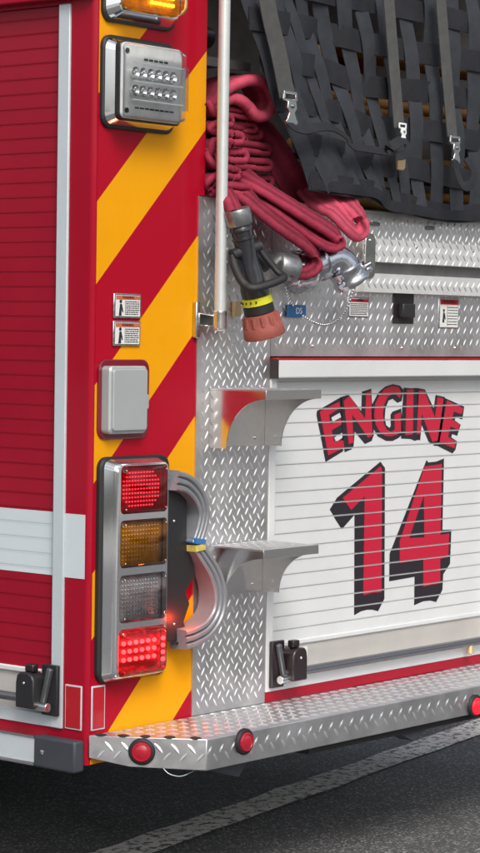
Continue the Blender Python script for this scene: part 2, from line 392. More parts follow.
# body shell: side walls, corner pillars, roof (the rear has a recess for the door and an opening for the hose bed)
def shell():
    m = MB()
    m.prism([(0, 0, .40), (0, 0, 2.95), (.012, 0, 2.95), (.012, 0, .40)], (0, 0, 0)) if False else None
    r = .014
    plan = [(.43, 0.0), (r, 0.0)] + [(r-r*math.sin(a), r-r*math.cos(a)) for a in (.39, .785, 1.18)] + [(0, r), (0, .083), (.03, .083), (.03, .12), (.43, .12)]
    m.prism([(x, y, .40) for x, y in plan], (0, 0, 2.55))
    return m
shell().build('corner_pillar', 'red', eng)
m = MB(); plan = [(TW-.43, 0), (TW, 0), (TW, .12), (TW-.43, .12)]; m.prism([(x, y, .40) for x, y in plan], (0, 0, 2.55)); m.build('corner_pillar', 'red', eng, bevel=.012)
# side panels
m = MB(); m.box(.002, .06, .083, 5.2, 2.315, 2.95); m.box(.002, .06, .083, 5.2, .46, .484); m.box(.002, .06, 1.62, 5.2, .484, 2.315); m.build('side_panel', 'red', eng)
m = MB(); m.box(TW-.06, TW-.002, .12, 5.2, .40, 2.95); m.build('side_panel', 'red', eng)
m = MB(); m.box(.06, TW-.06, 1.2, 5.2, .55, 2.9); m.box(0.062, TW-.062, .13, 1.2, .55, 1.60); m.build('inner_box', 'dark', eng)
m = MB(); m.box(.43, .445, .02, 1.2, 1.60, 2.9); m.box(TW-.445, TW-.43, .02, 1.2, 1.60, 2.9); m.box(.445, TW-.445, .02, 1.2, 1.60, 1.80); m.box(.445, TW-.445, 1.17, 1.2, 1.80, 2.9); m.build('hose_bed', 'bed', eng)
m = MB(); m.box(.0, TW, .0, 5.2, 2.951, 3.0); m.build('roof', 'red', eng, bevel=.01)
m = MB(); m.box(.1, TW-.1, .12, 5.2, .46, .545); m.box(.55, .75, .3, 7.5, .34, .459); m.box(1.85, 2.05, .3, 7.5, .34, .459); m.build('chassis', 'under', eng)
# cab and far end, plain
m = MB(); m.prism([(.02, 5.25, .5), (.02, 5.25, 2.7), (.02, 7.4, 2.7), (.02, 7.8, 1.7), (.02, 7.8, .5)], (TW-.04, 0, 0)); m.build('cab', 'red', eng, bevel=.05, seg=3)
for wx, dx in ((.02, .62), (TW-.64, .62)):
    for wy in (2.9, 6.9):
        c = V((wx, wy, .52)); tm = MB(); tm.lathe(c, (1, 0, 0), [(0, .30), (0, .46), (.04, .51), (.22, .52), (.24, .46), (.34, .46), (.36, .52), (dx-.04, .51), (dx, .46), (dx, .30)], 48)
        q = tm.build('wheel', 'rubber', eng); rm = MB(); rm.lathe(c+V((.03, 0, 0)), (1, 0, 0), [(0, .29), (0, .2), (.06, .1), (.5, .1), (dx-.06, .2), (dx-.06, .29)], 32); rm.build('rim', 'satin', q)
# header / drip rail over the side door
m = MB(); m.box(-.028, .0015, .0, 5.2, 2.325, 2.36); m.box(-.012, .0015, .06, 5.2, 2.36, 2.6); m.build('drip_rail', 'red', eng, bevel=.004)

# chevrons on the rear pillar: 45 degree bands
def chevrons(x0, x1, z0, z1, sgn, skipz=None):
    edges = [-.3, -.1, .147, .40, .705, .873, 1.10, 1.347, 1.60, 1.807, 2.075, 2.33, 2.6, 2.9]
    for k in range(len(edges)-1):
        lo, hi = edges[k], edges[k+1]
        rect = [(x0, z0), (x1, z0), (x1, z1), (x0, z1)]
        f = (lambda p: p[0]) if sgn > 0 else (lambda p: TW-p[0])
        if sgn > 0: poly = clip(clip(rect, -1, 1, hi), 1, -1, -lo)
        else: poly = clip(clip(rect, 1, 1, hi+TW), -1, -1, -(lo+TW))
        if len(poly) < 3: continue
        yel = k % 2 == 0
        mm = MB(); mm.prism([(x, -.0004, z) for x, z in poly], (0, -.0006, 0))
        mm.build('chevron_stripe', 'stripe_y' if yel else 'stripe_r', eng, label='amber chevron stripe' if yel else 'red chevron stripe')
# indices: edges[2]..[3] = .147...40 amber -> even k
chevrons(.0125, .428, .402, 2.9, 1)
chevrons(TW-.428, TW-.014, .402, 2.9, -1)

# ---- tread plate skin
def plate(x0, x1, z0, z1, name='tread_plate', y=-.0015, th=.0035, **k):
    mm = MB(); mm.box(x0, x1, y-th, y, z0, z1)
    lozenges(mm, (x0, y-th, z0), (1, 0, 0), (0, 0, 1), (0, -1, 0), x1-x0, z1-z0, **k)
    return mm
plate(.402, .7115, .479, 1.853, ang=57).build('tread_plate', 'alu', eng)
mm = MB(); mm.box(.7135, 1.8685, -.005, -.0015, 1.433, 1.853)
lozenges(mm, (.7135, -.005, 1.433), (1, 0, 0), (0, 0, 1), (0, -1, 0), 1.155, .42, ang=57); mm.build('tread_plate', 'alu', eng)
plate(1.8705, TW-.402, .479, 1.853, ang=57).build('tread_plate', 'alu', eng)
m = MB(); m.box(.402, .43, -.0055, .1, 1.8535, 1.8565); m.box(.4305, TW-.43, -.006, .02, 1.8535, 1.857); m.build('plate_edge', 'brushed', eng)
m = MB(); m.box(.447, TW-.447, .0215, 1.165, 1.8015, 1.855); m.build('bed_floor', 'bed', eng)

m = MB(); m.box(.446, .66, .04, .9, 2.222, 2.228); m.box(.446, .66, .036, .040, 2.205, 2.229); m.build('bed_divider', 'bed', eng)
m = MB(); m.cyl((.47, .16, 2.30), (.62, .16, 2.30), .03); m.cyl((.56, .15, 2.229), (.56, .15, 2.40), .022); m.box(.50, .64, .20, .23, 2.24, 2.6); m.build('bed_piping', 'maroon', eng)
# ---- rear roller door
DX0, DX1 = .7135, 1.8685
m = MB()
m.box(DX0, DX0+.028, -.008, .05, .507, 1.372); m.box(DX1-.028, DX1, -.008, .05, .507, 1.372); m.box(DX0+.0285, DX1-.0285, -.006, .05, .507, .545)
fr = m.build('door_frame', 'door', eng, bevel=.002)
m = MB(); m.box(DX0+.004, DX1, -.030, .05, 1.3735, 1.4245); m.build('header_cap', 'door', fr, bevel=.004)
m = MB(); m.box(DX0+.004, DX1, -.032, .05, 1.425, 1.4295); m.build('header_trim', 'reflr', fr)
m = MB(); m.box(DX0-.002, DX0+.0035, -.032, .05, 1.372, 1.4245); m.build('header_end', 'maroon', fr)
m = MB(); m.box(DX0, DX1, -.004, .05, .479, .5065); m.build('threshold', 'red', eng)
def curtain_profile(z0, z1, pitch, phase, yf, g=.0024, depth=.004):
    pts = []; k = math.floor((z0-phase)/pitch)
    z = phase+k*pitch
    pts.append((yf, z0))
    while z < z1+pitch:
        if z-g/2 > z0 and z+g/2 < z1:
            pts += [(yf+.0006, z-g/2-.003), (yf+.0003, z-g/2), (yf+depth, z-g*.3), (yf+depth, z+g*.3), (yf+.0003, z+g/2), (yf-.0002, z+g/2+.003)]
        z += pitch
    pts.append((yf, z1)); return pts
CY = .020
RP, RPH = .03855, 1.323
m = MB(); pr = curtain_profile(.629, 1.3725, RP, RPH, CY)
poly = [(y, z) for y, z in pr]+[(CY+.018, 1.3725), (CY+.018, .629)]
m.prism([(DX0+.0285, y, z) for y, z in poly], (DX1-DX0-.057, 0, 0))
rd = m.build('roller_door', 'door', eng)
m = MB(); m.box(DX0+.0285, DX1-.0285, CY+.001, CY+.03, .5455, .628); m.build('bottom_panel', 'rail', rd)
m = MB(); m.box(DX0+.0285, DX1-.0285, CY-.006, CY+.012, .622, .636); m.build('bottom_rail', 'door', rd, bevel=.003)
m = MB(); m.cyl((DX0+.05, -.030, .556), (DX1-.05, -.030, .556), .0125, n=24); m.build('lift_bar', 'rod', rd)
def latch(parent, o3, ux, un, name='latch', mk='maroon'):
    # o3 lower outer corner; ux along the door to the curtain, un outwards
    o3, ux, un = V(o3), V(ux), V(un); uz = V((0, 0, 1))
    P = lambda a, b, c: o3+ux*a+un*b+uz*c
    def bx(a0, a1, b0, b1, c0, c1, mb):
        return mb.add([P(a, b, c) for a in (a0, a1) for b in (b0, b1) for c in (c0, c1)], [(0, 1, 3, 2), (4, 6, 7, 5), (0, 4, 5, 1), (2, 3, 7, 6), (0, 2, 6, 4), (1, 5, 7, 3)])
    mb = bx(0, .055, 0, .012, -.012, .118, MB()); base = mb.build(name, mk, parent, bevel=.003)
    mb = MB(); q = [(.045, .006), (.045, .078), (.052, .09), (.066, .097), (.095, .097), (.104, .088), (.108, .07), (.108, .006)]
    mb.prism([P(a, .004, c) for a, c in q], un*.048); mb.build('latch_block', mk, base, bevel=.004)
    bx(.058, .088, .018, .040, .0975, .118, MB()).build('release_button', 'maroon', base, bevel=.004)
    mb = MB(); mb.prism([P(.010, .0125, .108), P(.024, .0125, .112), P(.048, .0125, .022), P(.034, .0125, .018)], un*.014); mb.build('latch_lever', 'latch_lever', base, bevel=.003)
    mb = MB(); mb.cyl(P(.012, .030, .012), P(.05, .030, .012), .0115); mb.build('bar_end', 'brushed', base, bevel=.001)
    mb = MB(); screw(mb, P(.078, .052, .07), un, .004); mb.build('bolt', 'brushed', base)
    return base
latch(rd, (DX0+.010, -.0085, .530), (1, 0, 0), (0, -1, 0))
m = MB(); m.box(.90, .935, CY-.0005, CY+.0005, .578, .612); m.build('small_label', 'paper', rd)
m = MB(); m.lathe(R(470, 650, -.03), (0, 0, -1), [(-.03, .004), (-.02, .008), (.01, .012), (.013, .004)], 14); m.build('hanging_plug', 'brass', rd)

# ---- lettering on the curtain, interrupted at each slat joint
def decal(polys, mname, yoff, name, parent, holes=()):
    mb = MB(); z0 = .64
    for poly, hs_ in polys:
        loops = [[V((p.x, p.z, 0)) for p in poly]]+[[V((p.x, p.z, 0)) for p in h] for h in hs_]
        flat = [p for l in loops for p in l]
        for tri in tessellate_polygon(loops):
            T = [(flat[i].x, flat[i].y) for i in tri]
            if abs((T[1][0]-T[0][0])*(T[2][1]-T[0][1])-(T[2][0]-T[0][0])*(T[1][1]-T[0][1])) < 1e-9: continue
            k0 = math.floor((min(p[1] for p in T)-RPH)/RP); k1 = math.ceil((max(p[1] for p in T)-RPH)/RP)
            for k in range(k0, k1+1):
                c = clip(clip(T, 0, 1, RPH+(k+1)*RP-.0021), 0, -1, -(RPH+k*RP+.0021))
                if len(c) >= 3: mb.add([(x, CY-.0005-yoff, z) for x, z in c], [tuple(range(len(c)))])
    return mb.build(name, mname, parent)
def px5(l, ox, oy, s): return [R(ox+x/s, oy+y/s, CY) for x, y in l]
c5 = lambda l: px5(l, 310, 380, 5.333)
c6 = lambda l: px5(l, 390, 380, 5.333)
c7 = lambda l: px5(l, 320, 450, 5.01)
c8 = lambda l: px5(l, 380, 450, 5.01)
blk = [
 (c5([(36, 165), (160, 93), (168, 96), (176, 380), (82, 438), (60, 320), (34, 190)]), [c5([(113, 200), (158, 174), (166, 198), (120, 223)]), c5([(128, 306), (172, 280), (178, 304), (138, 331)])]),
 (c5([(162, 92), (205, 78), (272, 165), (276, 62), (326, 46), (340, 292), (328, 325), (292, 342), (238, 275), (232, 352), (220, 370), (184, 385), (172, 300)]), []),
 (c5([(498, 52), (488, 112), (465, 122), (440, 100), (418, 110), (402, 150), (398, 200), (405, 240), (422, 255), (430, 245), (428, 185), (440, 168), (486, 152), (492, 290), (470, 310), (440, 325), (405, 325), (360, 300), (338, 262), (328, 200), (330, 130), (365, 65), (400, 35), (440, 22), (478, 30)]), []),
 (c6([(72, 40), (110, 44), (140, 42), (148, 50), (152, 318), (130, 325), (110, 315), (58, 312), (62, 180), (68, 100)]), []),
 (c6([(144, 42), (185, 50), (232, 150), (242, 80), (290, 90), (292, 98), (268, 345), (240, 352), (205, 330), (168, 240), (160, 322), (150, 320)]), []),
 (c6([(290, 95), (395, 142), (385, 210), (350, 198), (344, 215), (376, 238), (358, 297), (330, 288), (326, 306), (358, 328), (348, 372), (332, 392), (250, 350)]), []),
 (c7([(302, 58), (325, 90), (322, 745), (290, 808), (262, 800), (235, 800), (205, 808), (170, 828), (172, 325), (108, 398), (78, 350), (48, 298), (85, 238)]), []),
 (c8([(232, 50), (242, 62), (280, 58), (320, 42), (312, 400), (357, 398), (350, 570), (316, 622), (312, 700), (280, 762), (250, 754), (215, 758), (170, 778), (172, 635), (45, 658), (47, 520)]), []),
]
redp = [
 (c5([(50, 168), (155, 116), (161, 148), (100, 186), (108, 236), (162, 206), (168, 236), (114, 268), (126, 326), (176, 322), (181, 360), (96, 402)]), []),
 (c5([(178, 112), (208, 84), (292, 205), (298, 68), (324, 58), (331, 298), (308, 308), (224, 185), (230, 332), (205, 342)]), []),
 (c5([(485, 70), (478, 98), (456, 76), (438, 74), (412, 90), (395, 130), (387, 180), (392, 232), (408, 266), (432, 276), (450, 264), (448, 186), (482, 172), (484, 276), (460, 292), (430, 300), (400, 298), (370, 276), (349, 236), (341, 190), (345, 130), (368, 80), (400, 45), (440, 31), (472, 38)]), []),
 (c6([(88, 50), (124, 50), (120, 290), (80, 295)]), []),
 (c6([(152, 55), (182, 56), (238, 200), (252, 90), (284, 100), (252, 322), (224, 330), (168, 180), (160, 286), (141, 290)]), []),
 (c6([(302, 108), (390, 152), (378, 182), (338, 168), (328, 212), (370, 234), (361, 264), (320, 248), (308, 304), (350, 328), (342, 364), (262, 332)]), []),
 (c7([(300, 82), (309, 96), (307, 712), (262, 715), (215, 728), (222, 232), (155, 300), (112, 240)]), []),
 (c8([(222, 82), (308, 70), (302, 425), (345, 418), (340, 535), (300, 545), (300, 668), (258, 675), (215, 685), (215, 548), (97, 566), (97, 457)]), [c8([(218, 228), (220, 438), (145, 441)])]),
]
decal(blk, 'ink', .0000, 'lettering_shadow', rd)
decal(redp, 'redink', .0005, 'lettering', rd)

# ---- side roller door (passenger locker)
SP, SPH = .03787, 2.287
def sx(xf, y0, y1, z0, z1, mname, name, parent, th=.02, lab=None):
    pr = curtain_profile(z0, z1, SP, SPH, xf, .0018, .0016)
    mb = MB(); poly = pr+[(xf+th, z1), (xf+th, z0)]
    mb.prism([(a, y0, z) for a, z in poly], (0, y1-y0, 0)); return mb.build(name, mname, parent, label=lab)
m = MB(); m.box(-.006, .04, .0835, .1215, .4845, 2.3145); m.box(-.006, .04, 1.58, 1.6195, .4845, 2.3145); m.box(-.004, .04, .122, 1.5795, .4845, .5155)
sfr = m.build('door_frame', 'satin', eng, bevel=.002)
sd_ = sx(.012, .123, 1.5785, .618, 2.314, 'slat', 'roller_door', eng)
sx(.0112, .1232, 1.5783, .871, 1.033, 'white', 'white_band', sd_, th=.0006)
m = MB(); m.box(.013, .04, .122, 1.5795, .516, .6125); m.build('bottom_panel', 'rail', sd_)
m = MB(); m.box(.004, .03, .122, 1.5795, .6125, .6265); m.build('bottom_rail', 'door', sd_, bevel=.003)
m = MB(); m.cyl((-.026, .2, .553), (-.026, 1.5, .553), .0115); m.build('lift_bar', 'rod', sd_)
latch(sd_, (-.0065, .088, .528), (0, 1, 0), (-1, 0, 0), mk='black')
m = MB(); m.box(-.0012, 0, .0145, .0828, .871, 1.033); m.build('white_band', 'white', eng)
# reflector outlines at the foot of the corner
def outline(pts4, nrm, parent=eng):
    pass
m = MB(); m.box(-.0035, 0, .0165, .0735, .487, .600); q = m.build('side_reflector', 'satin', eng, bevel=.001)
m = MB(); m.box(-.0045, -.0035, .0200, .0700, .491, .596); m.build('reflector_lens', 'reflr', q)
m = MB(); m.box(.012, .062, -.0045, -.001, .487, .600); q = m.build('rear_reflector', 'satin', eng, bevel=.001)
m = MB(); m.box(.0160, .058, -.0055, -.0045, .491, .596); m.build('reflector_lens', 'reflr', q)
# rub rail along the side
m = MB(); m.box(-.032, .0015, .150, 5.2, .392, .457); q = m.build('rub_rail', 'satin', eng, bevel=.004)
m = MB(); m.box(-.036, .0015, .150, 5.2, .4575, .462); m.box(-.036, .0015, .150, 5.2, .386, .3915); m.build('rail_edge', 'brushed', q)
m = MB(); m.box(-.038, -.0005, .006, .1495, .384, .464); q = m.build('end_cap', 'greyp', eng, bevel=.006)
m = MB(); screw(m, (-.038, .118, .425), (-1, 0, 0), .006); m.build('bolt', 'brushed', q)

# ---- flood lamp (white LED scene light)

m = MB(); rr_loft(m, [(-.001, .016, .290, 2.004, 2.236, .03), (-.010, .016, .290, 2.004, 2.236, .03), (-.013, .020, .286, 2.008, 2.232, .028)]); fl = m.build('flood_lamp', 'black', eng)
m = MB(); rr_loft(m, [(-.0135, .022, .284, 2.012, 2.228, .028), (-.040, .036, .272, 2.026, 2.214, .02), (-.041, .040, .268, 2.03, 2.21, .018)]); m.build('bezel', 'chrome', fl)
m = MB(); rr_loft(m, [(-.0415, .028, .262, 2.022, 2.218, .016), (-.056, .028, .262, 2.022, 2.218, .016), (-.058, .030, .260, 2.024, 2.216, .014)]); m.build('lamp_housing', 'black', fl)
m = MB(); rr_loft(m, [(-.0585, .029, .253, 2.026, 2.214, .014), (-.066, .029, .253, 2.026, 2.214, .014)]); m.build('reflector_plate', 'back_s', fl)
m = MB(); mm2 = MB(); dots = MB()
for zz in (2.096, 2.140):
    for i in range(6):
        cx = .066+i*.0285
        m.lathe((cx, -.0662, zz), (0, -1, 0), [(0, .0045), (.0005, .006), (.010, .0135), (.0105, .0145), (.0, .0148)], 16)
        dots.sphere((cx, -.071, zz), .0055, 10, 6)
m.build('reflector_cup', 'chrome', fl); dots.build('diode', 'cled', fl)
m = MB()
for i in range(5): m.box(.108+i*.019, .122+i*.019, -.0675, -.0662, 2.174, 2.179)
for i in range(8): m.box(.075+i*.019, .090+i*.019, -.0675, -.0662, 2.052, 2.056)
m.box(.030, .0355, -.0655, -.0592, 2.18, 2.19)
for x in (.044,):
    for zz in (2.193, 2.045): m.lathe((x, -.0662, zz), (0, -1, 0), [(0, .0065), (.003, .0065)], 12)
m.build('slot', 'black', fl)
m = MB()
lens = [(-.0663, .030, .252, 2.027, 2.213, .012), (-.080, .030, .254, 2.032, 2.205, .012), (-.082, .034, .250, 2.036, 2.201, .010)]
rr_shell(m, lens); m.box(.2545, .268, -.078, -.066, 2.06, 2.17); m.build('lens', 'lens_c', fl)
m = MB()
for zz in (2.072, 2.118, 2.164):
    m.box(.050, .240, -.0835, -.0822, zz-.0012, zz+.0012)
m.box(.09, .20, -.0835, -.0822, 2.178, 2.1795); m.build('lens_rib', 'coverp', fl)

# ---- amber warning lamp above it, lit
m = MB(); rr_loft(m, [(-.001, .016, .290, 2.268, 2.50, .03), (-.010, .016, .290, 2.268, 2.50, .03), (-.013, .020, .286, 2.272, 2.496, .028)]); al = m.build('amber_warning_lamp', 'black', eng)
m = MB(); rr_loft(m, [(-.0135, .022, .284, 2.276, 2.492, .028), (-.042, .040, .268, 2.292, 2.476, .02), (-.043, .043, .265, 2.295, 2.473, .018)]); m.build('bezel', 'chrome', al)
m = MB(); rr_loft(m, [(-.0435, .046, .262, 2.30, 2.468, .02), (-.048, .046, .262, 2.30, 2.468, .02)]); m.build('reflector_plate', 'back_a', al)
m = MB()
for i in range(6):
    for j in range(4): m.sphere((.15+i*.016, -.053, 2.325+j*.018), .005, 8, 5)
m.build('diode', 'led_or', al)
m = MB(); rr_shell(m, [(-.0482, .044, .264, 2.297, 2.471, .022), (-.078, .050, .258, 2.303, 2.465, .022), (-.088, .066, .242, 2.318, 2.45, .02)]); m.build('lens', 'lens_a', al)

# ---- warning stickers in bright frames
def sticker(x0, x1, z0, z1, head=True, pic=True, name='warning_label', headc='orange', seed=1):
    rnd = random.Random(seed)
    m = MB(); m.box(x0, x1, -.0075, -.0012, z0, z1); q = m.build(name, 'cap_chrome', eng, bevel=.0025)
    a0, a1, c0, c1 = x0+.006, x1-.006, z0+.005, z1-.005
    MB().box(a0, a1, -.0083, -.0077, c0, c1).build('label_face', 'paper', q)
    hh = (c1-c0)*.2
    if head:
        MB().box(a0+.001, a1-.001, -.0090, -.0084, c1-hh, c1-.001).build('label_header', headc, q)
        text_obj('WARNING', hh*.85, ((a0+a1)/2, -.0094, c1-hh*.52), REAR, 'ink', q)
    m = MB(); n = 7; xs = a0+(a1-a0)*(.42 if pic else .06)
    for i in range(n):
        z = c1-hh-(i+1)*(c1-c0-hh)/(n+1)
        x = xs
        while x < a1-.006:
            l = rnd.uniform(.003, .010); l = min(l, a1-.003-x); m.box(x, x+l, -.0089, -.0084, z-.0012, z+.0012); x += l+.0018
    if pic:
        cx = a0+(a1-a0)*.2; cz = (c0+c1-hh)/2
        m.sphere((cx, -.0087, cz+.016), .005, 10, 6, (1, .1, 1)); m.prism([(cx-.007, -.0084, cz-.02), (cx-.003, -.0084, cz+.010), (cx+.004, -.0084, cz+.010), (cx+.010, -.0084, cz-.01), (cx+.006, -.0084, cz-.012), (cx+.003, -.0084, cz-.002), (cx+.003, -.0084, cz-.02)], (0, -.0005, 0))
        m.box(xs-.003, xs-.002, -.0089, -.0084, c0+.003, c1-hh-.002)
    m.build('label_print', 'ink', q); return q
a = R(112, 293); b = R(139, 318.5); sticker(a.x, b.x, b.z, a.z, seed=3)
a = R(111.5, 320.5); b = R(138.5, 346); sticker(a.x, b.x, b.z, a.z, seed=5)
a = R(437, 297); b = R(456.5, 329); sticker(a.x, b.x, b.z, a.z, headc='reflr', seed=8)
a = R(346, 296.5); b = R(367, 318); sticker(a.x, b.x, b.z, a.z, headc='reflr', pic=False, seed=9)

# ---- grey square cover on red pad
m = MB(); rr_loft(m, [(-.001, .020, .212, 1.222, 1.424, .026), (-.006, .020, .212, 1.222, 1.424, .026), (-.008, .023, .209, 1.225, 1.421, .024)]); q = m.build('inlet_cover', 'padred', eng)
m = MB(); rr_loft(m, [(-.0085, .030, .172, 1.237, 1.408, .012), (-.032, .030, .172, 1.237, 1.408, .012), (-.036, .034, .169, 1.241, 1.404, .010)]); m.build('cover_body', 'coverp', q)
m = MB(); rr_loft(m, [(-.0362, .037, .166, 1.245, 1.400, .008), (-.041, .037, .166, 1.245, 1.400, .008), (-.0425, .039, .164, 1.247, 1.398, .007)]); m.box(.166, .173, -.040, -.030, 1.30, 1.335); m.build('cover_lid', 'coverp', q, )

# ---- tail lamp cluster
m = MB(); rr_loft(m, [(-.001, .022, .288, .606, 1.178, .03), (-.012, .022, .288, .606, 1.178, .03), (-.016, .026, .284, .610, 1.174, .028)]); tl = m.build('tail_lamp_cluster', 'rubber', eng)
X0, X1, Z0, Z1 = .046, .243, .620, 1.160
YF = -.052
# bezel: a chrome ring frame built round four windows
wins = []
for (ya, yb) in ((465, 513.5), (519, 567), (573.5, 621.5), (627, 675)):
    zt = R(140, ya, YF).z; zb = R(140, yb, YF).z; wins.append((X0+.013, X1-.006, zb+.001, zt-.001))
m = MB()
rings = []
for y, g in ((-.0165, -.012), (-.040, -.004), (-.049, -.001), (YF, .003)):
    rings.append([V((x, y, z)) for x, z in rrect(X0+g, X1-g, Z0+g, Z1-g, .018-.3*g)])
m.loft(rings, smooth=True, caps=False)
# front face as strips between windows
xs0, xs1 = X0+.003, X1-.003
prevz = Z1-.003
edges_z = [Z1-.003]
fz = Z1-.003
outer = rrect(X0+.003, X1-.003, Z0+.003, Z1-.003, .017)
loops = [[V((x, z, 0)) for x, z in outer]]+[[V((x, z, 0)) for x, z in rrect(*w_, .012)] for w_ in wins]
flat = [p for l in loops for p in l]
m.add([(p.x, YF, p.y) for p in flat], [tuple(t_) for t_ in tessellate_polygon(loops)])
for w_ in wins:
    m.loft([[V((x, YF, z)) for x, z in rrect(*w_, .012)], [V((x, YF+.022, z)) for x, z in rrect(*w_, .012)]], caps=False)
bz = m.build('bezel', 'bez', tl)
bolts([(.05, -.05, .626), (.05, -.05, 1.152)], (0, -1, 0), .003, 'brushed', tl)
kinds = [('back_r', 'lens_r', 'led_red'), ('back_a', 'lens_a', 'dimled'), ('back_c', 'lens_c', 'cled'), ('back_r', 'lens_r', 'led_hot')]
for i, (w_, (bk, ln, ld)) in enumerate(zip(wins, kinds)):
    x0, x1, z0, z1 = w_; x0 += .0015; x1 -= .0015; z0 += .0015; z1 -= .0015
    lab = ('lit red lamp with a fine dot grid', 'amber lamp, unlit', 'clear lamp, unlit', 'lit red lamp with large diodes')[i]
    m = MB(); rr_loft(m, [(YF+.020, x0, x1, z0, z1, .011), (YF+.016, x0, x1, z0, z1, .011)]); m.build('lamp_reflector', bk, tl)
    m = MB(); cz = (z0+z1)/2; cx = (x0+x1)/2
    if i < 3:
        nx, nz = (13, 9)
        for a in range(nx):
            for b in range(nz):
                u, v = (a-(nx-1)/2)/((nx-1)/2), (b-(nz-1)/2)/((nz-1)/2)
                if i == 0 and (u*u)**1.6+(v*v)**1.6 > 1.35: continue
                if i == 1 and (v < -.6 and u > 0): continue
                m.sphere((cx+u*.066, YF+.012, cz+v*.042), .0021 if i else .0019, 8, 5)
    else:
        for a in range(6):
            for b in range(3): m.sphere((x0+.028+a*.0235, YF+.011, cz+.022-b*.021), .0062, 10, 6)
    m.build('diode', ld, tl)
    m = MB(); dome = .012 if i < 3 else .018
    rr_shell(m, [(YF+.010, x0, x1, z0, z1, .012), (YF-.002, x0, x1, z0, z1, .012), (YF-.5*dome, x0+.004, x1-.004, z0+.004, z1-.004, .012), (YF-dome, x0+.014, x1-.014, z0+.014, z1-.014, .012)])
    m.build('lens', ln, tl, label=lab)
    bolts([(x, YF-.006, z) for x in (x0+.011, x1-.011) for z in (z0+.010, z1-.010)], (0, -1, 0), .0028, 'brushed', tl)
# side window of the lowest lamp: bright bulbs along its right end
m = MB()
for b in range(4): m.sphere((x1-.012, YF-.004, cz+.026-b*.018), .006, 10, 6)
m.build('side_bulb', 'led_hot', tl)
# lamp's own light spills on the arm beside it
def lampl(loc, c, e, r=.02):
    d = bpy.data.lights.new('lamp_glow', 'POINT'); d.energy = e; d.color = c; d.shadow_soft_size = r; d.specular_factor = .2
    o = bpy.data.objects.new('lamp_glow', d); link(o, tl); o.location = V(loc)-W[tl.name]
_p = R(193, 621, -.088); lampl(_p, (1, .07, .02), .30, .008)

# ---- grey ribbed arm with black bracket beside the tail lamps
br = [(165, 478), (184, 481), (187, 500), (187, 536), (196, 574), (186, 592), (190, 604), (184, 622), (190, 640), (166, 642)]
m = MB(); m.prism([R(x, y, -.042) for x, y in br], (0, .030, 0)); bk = m.build('arm_bracket', 'black', eng, bevel=.003)
m = MB(); m.box(.275, .40, -.046, -.0425, R(190, 641, -.04).z-.003, R(190, 641, -.04).z+.003); m.build('bracket_edge', 'rubber', bk)
bolts([R(x, y, -.0425) for x, y in ((174, 521), (174, 624))], (0, -1, 0), .004, 'brushed', bk)
arc1 = [(170, 480), (182, 484), (193, 496), (198, 512), (196, 528), (191, 544)]
arc2 = [(191, 544), (199, 556), (208, 572), (213, 592), (211, 612), (201, 628), (188, 636), (178, 639)]
def ribbed(path2, name, s0, s1, half=(.026, .013)):
    y = -.045
    pts = bez([R(px, py, y) for px, py in path2], 7)
    mm = MB(); a, w_ = half
    # profile: (width along y, radial): three ribs on the front side
    prof = []
    T = .026
    prof = [(T, -a)]
    for k in range(3):
        c0 = -a+2*a*k/3; c1 = -a+2*a*(k+1)/3
        prof += [(-T, c0+.0016), (-T-.004, c0+.005), (-T-.004, c1-.005), (-T, c1-.0016)]
        if k < 2: prof += [(-T+.006, c1)]
    prof += [(T, a)]
    mm.sweep(pts, prof, (0, 1, 0), smooth=False, scales=[s0+(s1-s0)*(i/(len(pts)-1)) if s0 > s1 else min(s1, s0+(s1-s0)*2.2*(i/(len(pts)-1))) for i in range(len(pts))])
    return mm.build(name, 'arm', bk, bevel=0)
ar = ribbed(arc1, 'ribbed_arm', 1.05, .72); ar2 = ribbed(arc2, 'ribbed_arm', .72, 1.05)
def band(p0, p1, mname, name, ext=.0015):
    a_, b_ = R(*p0, -.045), R(*p1, -.045); mm = MB()
    q = .0198; T = .0225
    mm.sweep([a_, b_], [(T, -q), (-T-.006, -q), (-T-.006, q), (T, q)], (0, 1, 0), smooth=False); return mm.build(name, mname, bk)
band((193.0, 538), (192.4, 543.5), 'blue', 'blue_tape'); band((192.3, 544), (192.6, 550), 'yellow', 'yellow_tape')

# ---- folding steps
def step(x0, x1, zt, zb, d=.195):
    m = MB(); m.box(x0, x1, -.009, -.0055, zb, zt-.004); q = m.build('foot_step', 'brushed', eng)
    m = MB(); m.box(x0, x1, -d, -.0095, zt-.004, zt); lozenges(m, (x0, -d, zt), (1, 0, 0), (0, 1, 0), (0, 0, 1), x1-x0, d-.01, pitch=.035)
    m.build('tread', 'alu_step', q)
    m = MB(); m.box(x0, x1, -d-.003, -d, zt-.024, zt+.0005); m.build('lip', 'brushed', q, bevel=.001)
    def gus(x):
        pts = [(-.0095, zt-.0045), (-d, zt-.0045), (-d, zt-.022)]
        for i in range(1, 13):
            a = i/12*math.pi/2; pts.append((-d+(d-.065)*math.sin(a), zb+(zt-.024-zb)*math.cos(a)))
        pts.append((-.0095, zb))
        mm = MB(); mm.prism([(x, y, z) for y, z in pts], (.003, 0, 0)); mm.build('gusset', 'brushed', q)
    gus(x0); gus(x1-.003)
    bolts([(x0+f*(x1-x0), -.009, zb+.022) for f in (.3, .8)], (0, -1, 0), .006, 'brushed', q)
step(.455, .692, 1.347, 1.190)
step(.455, .692, .930, .790)

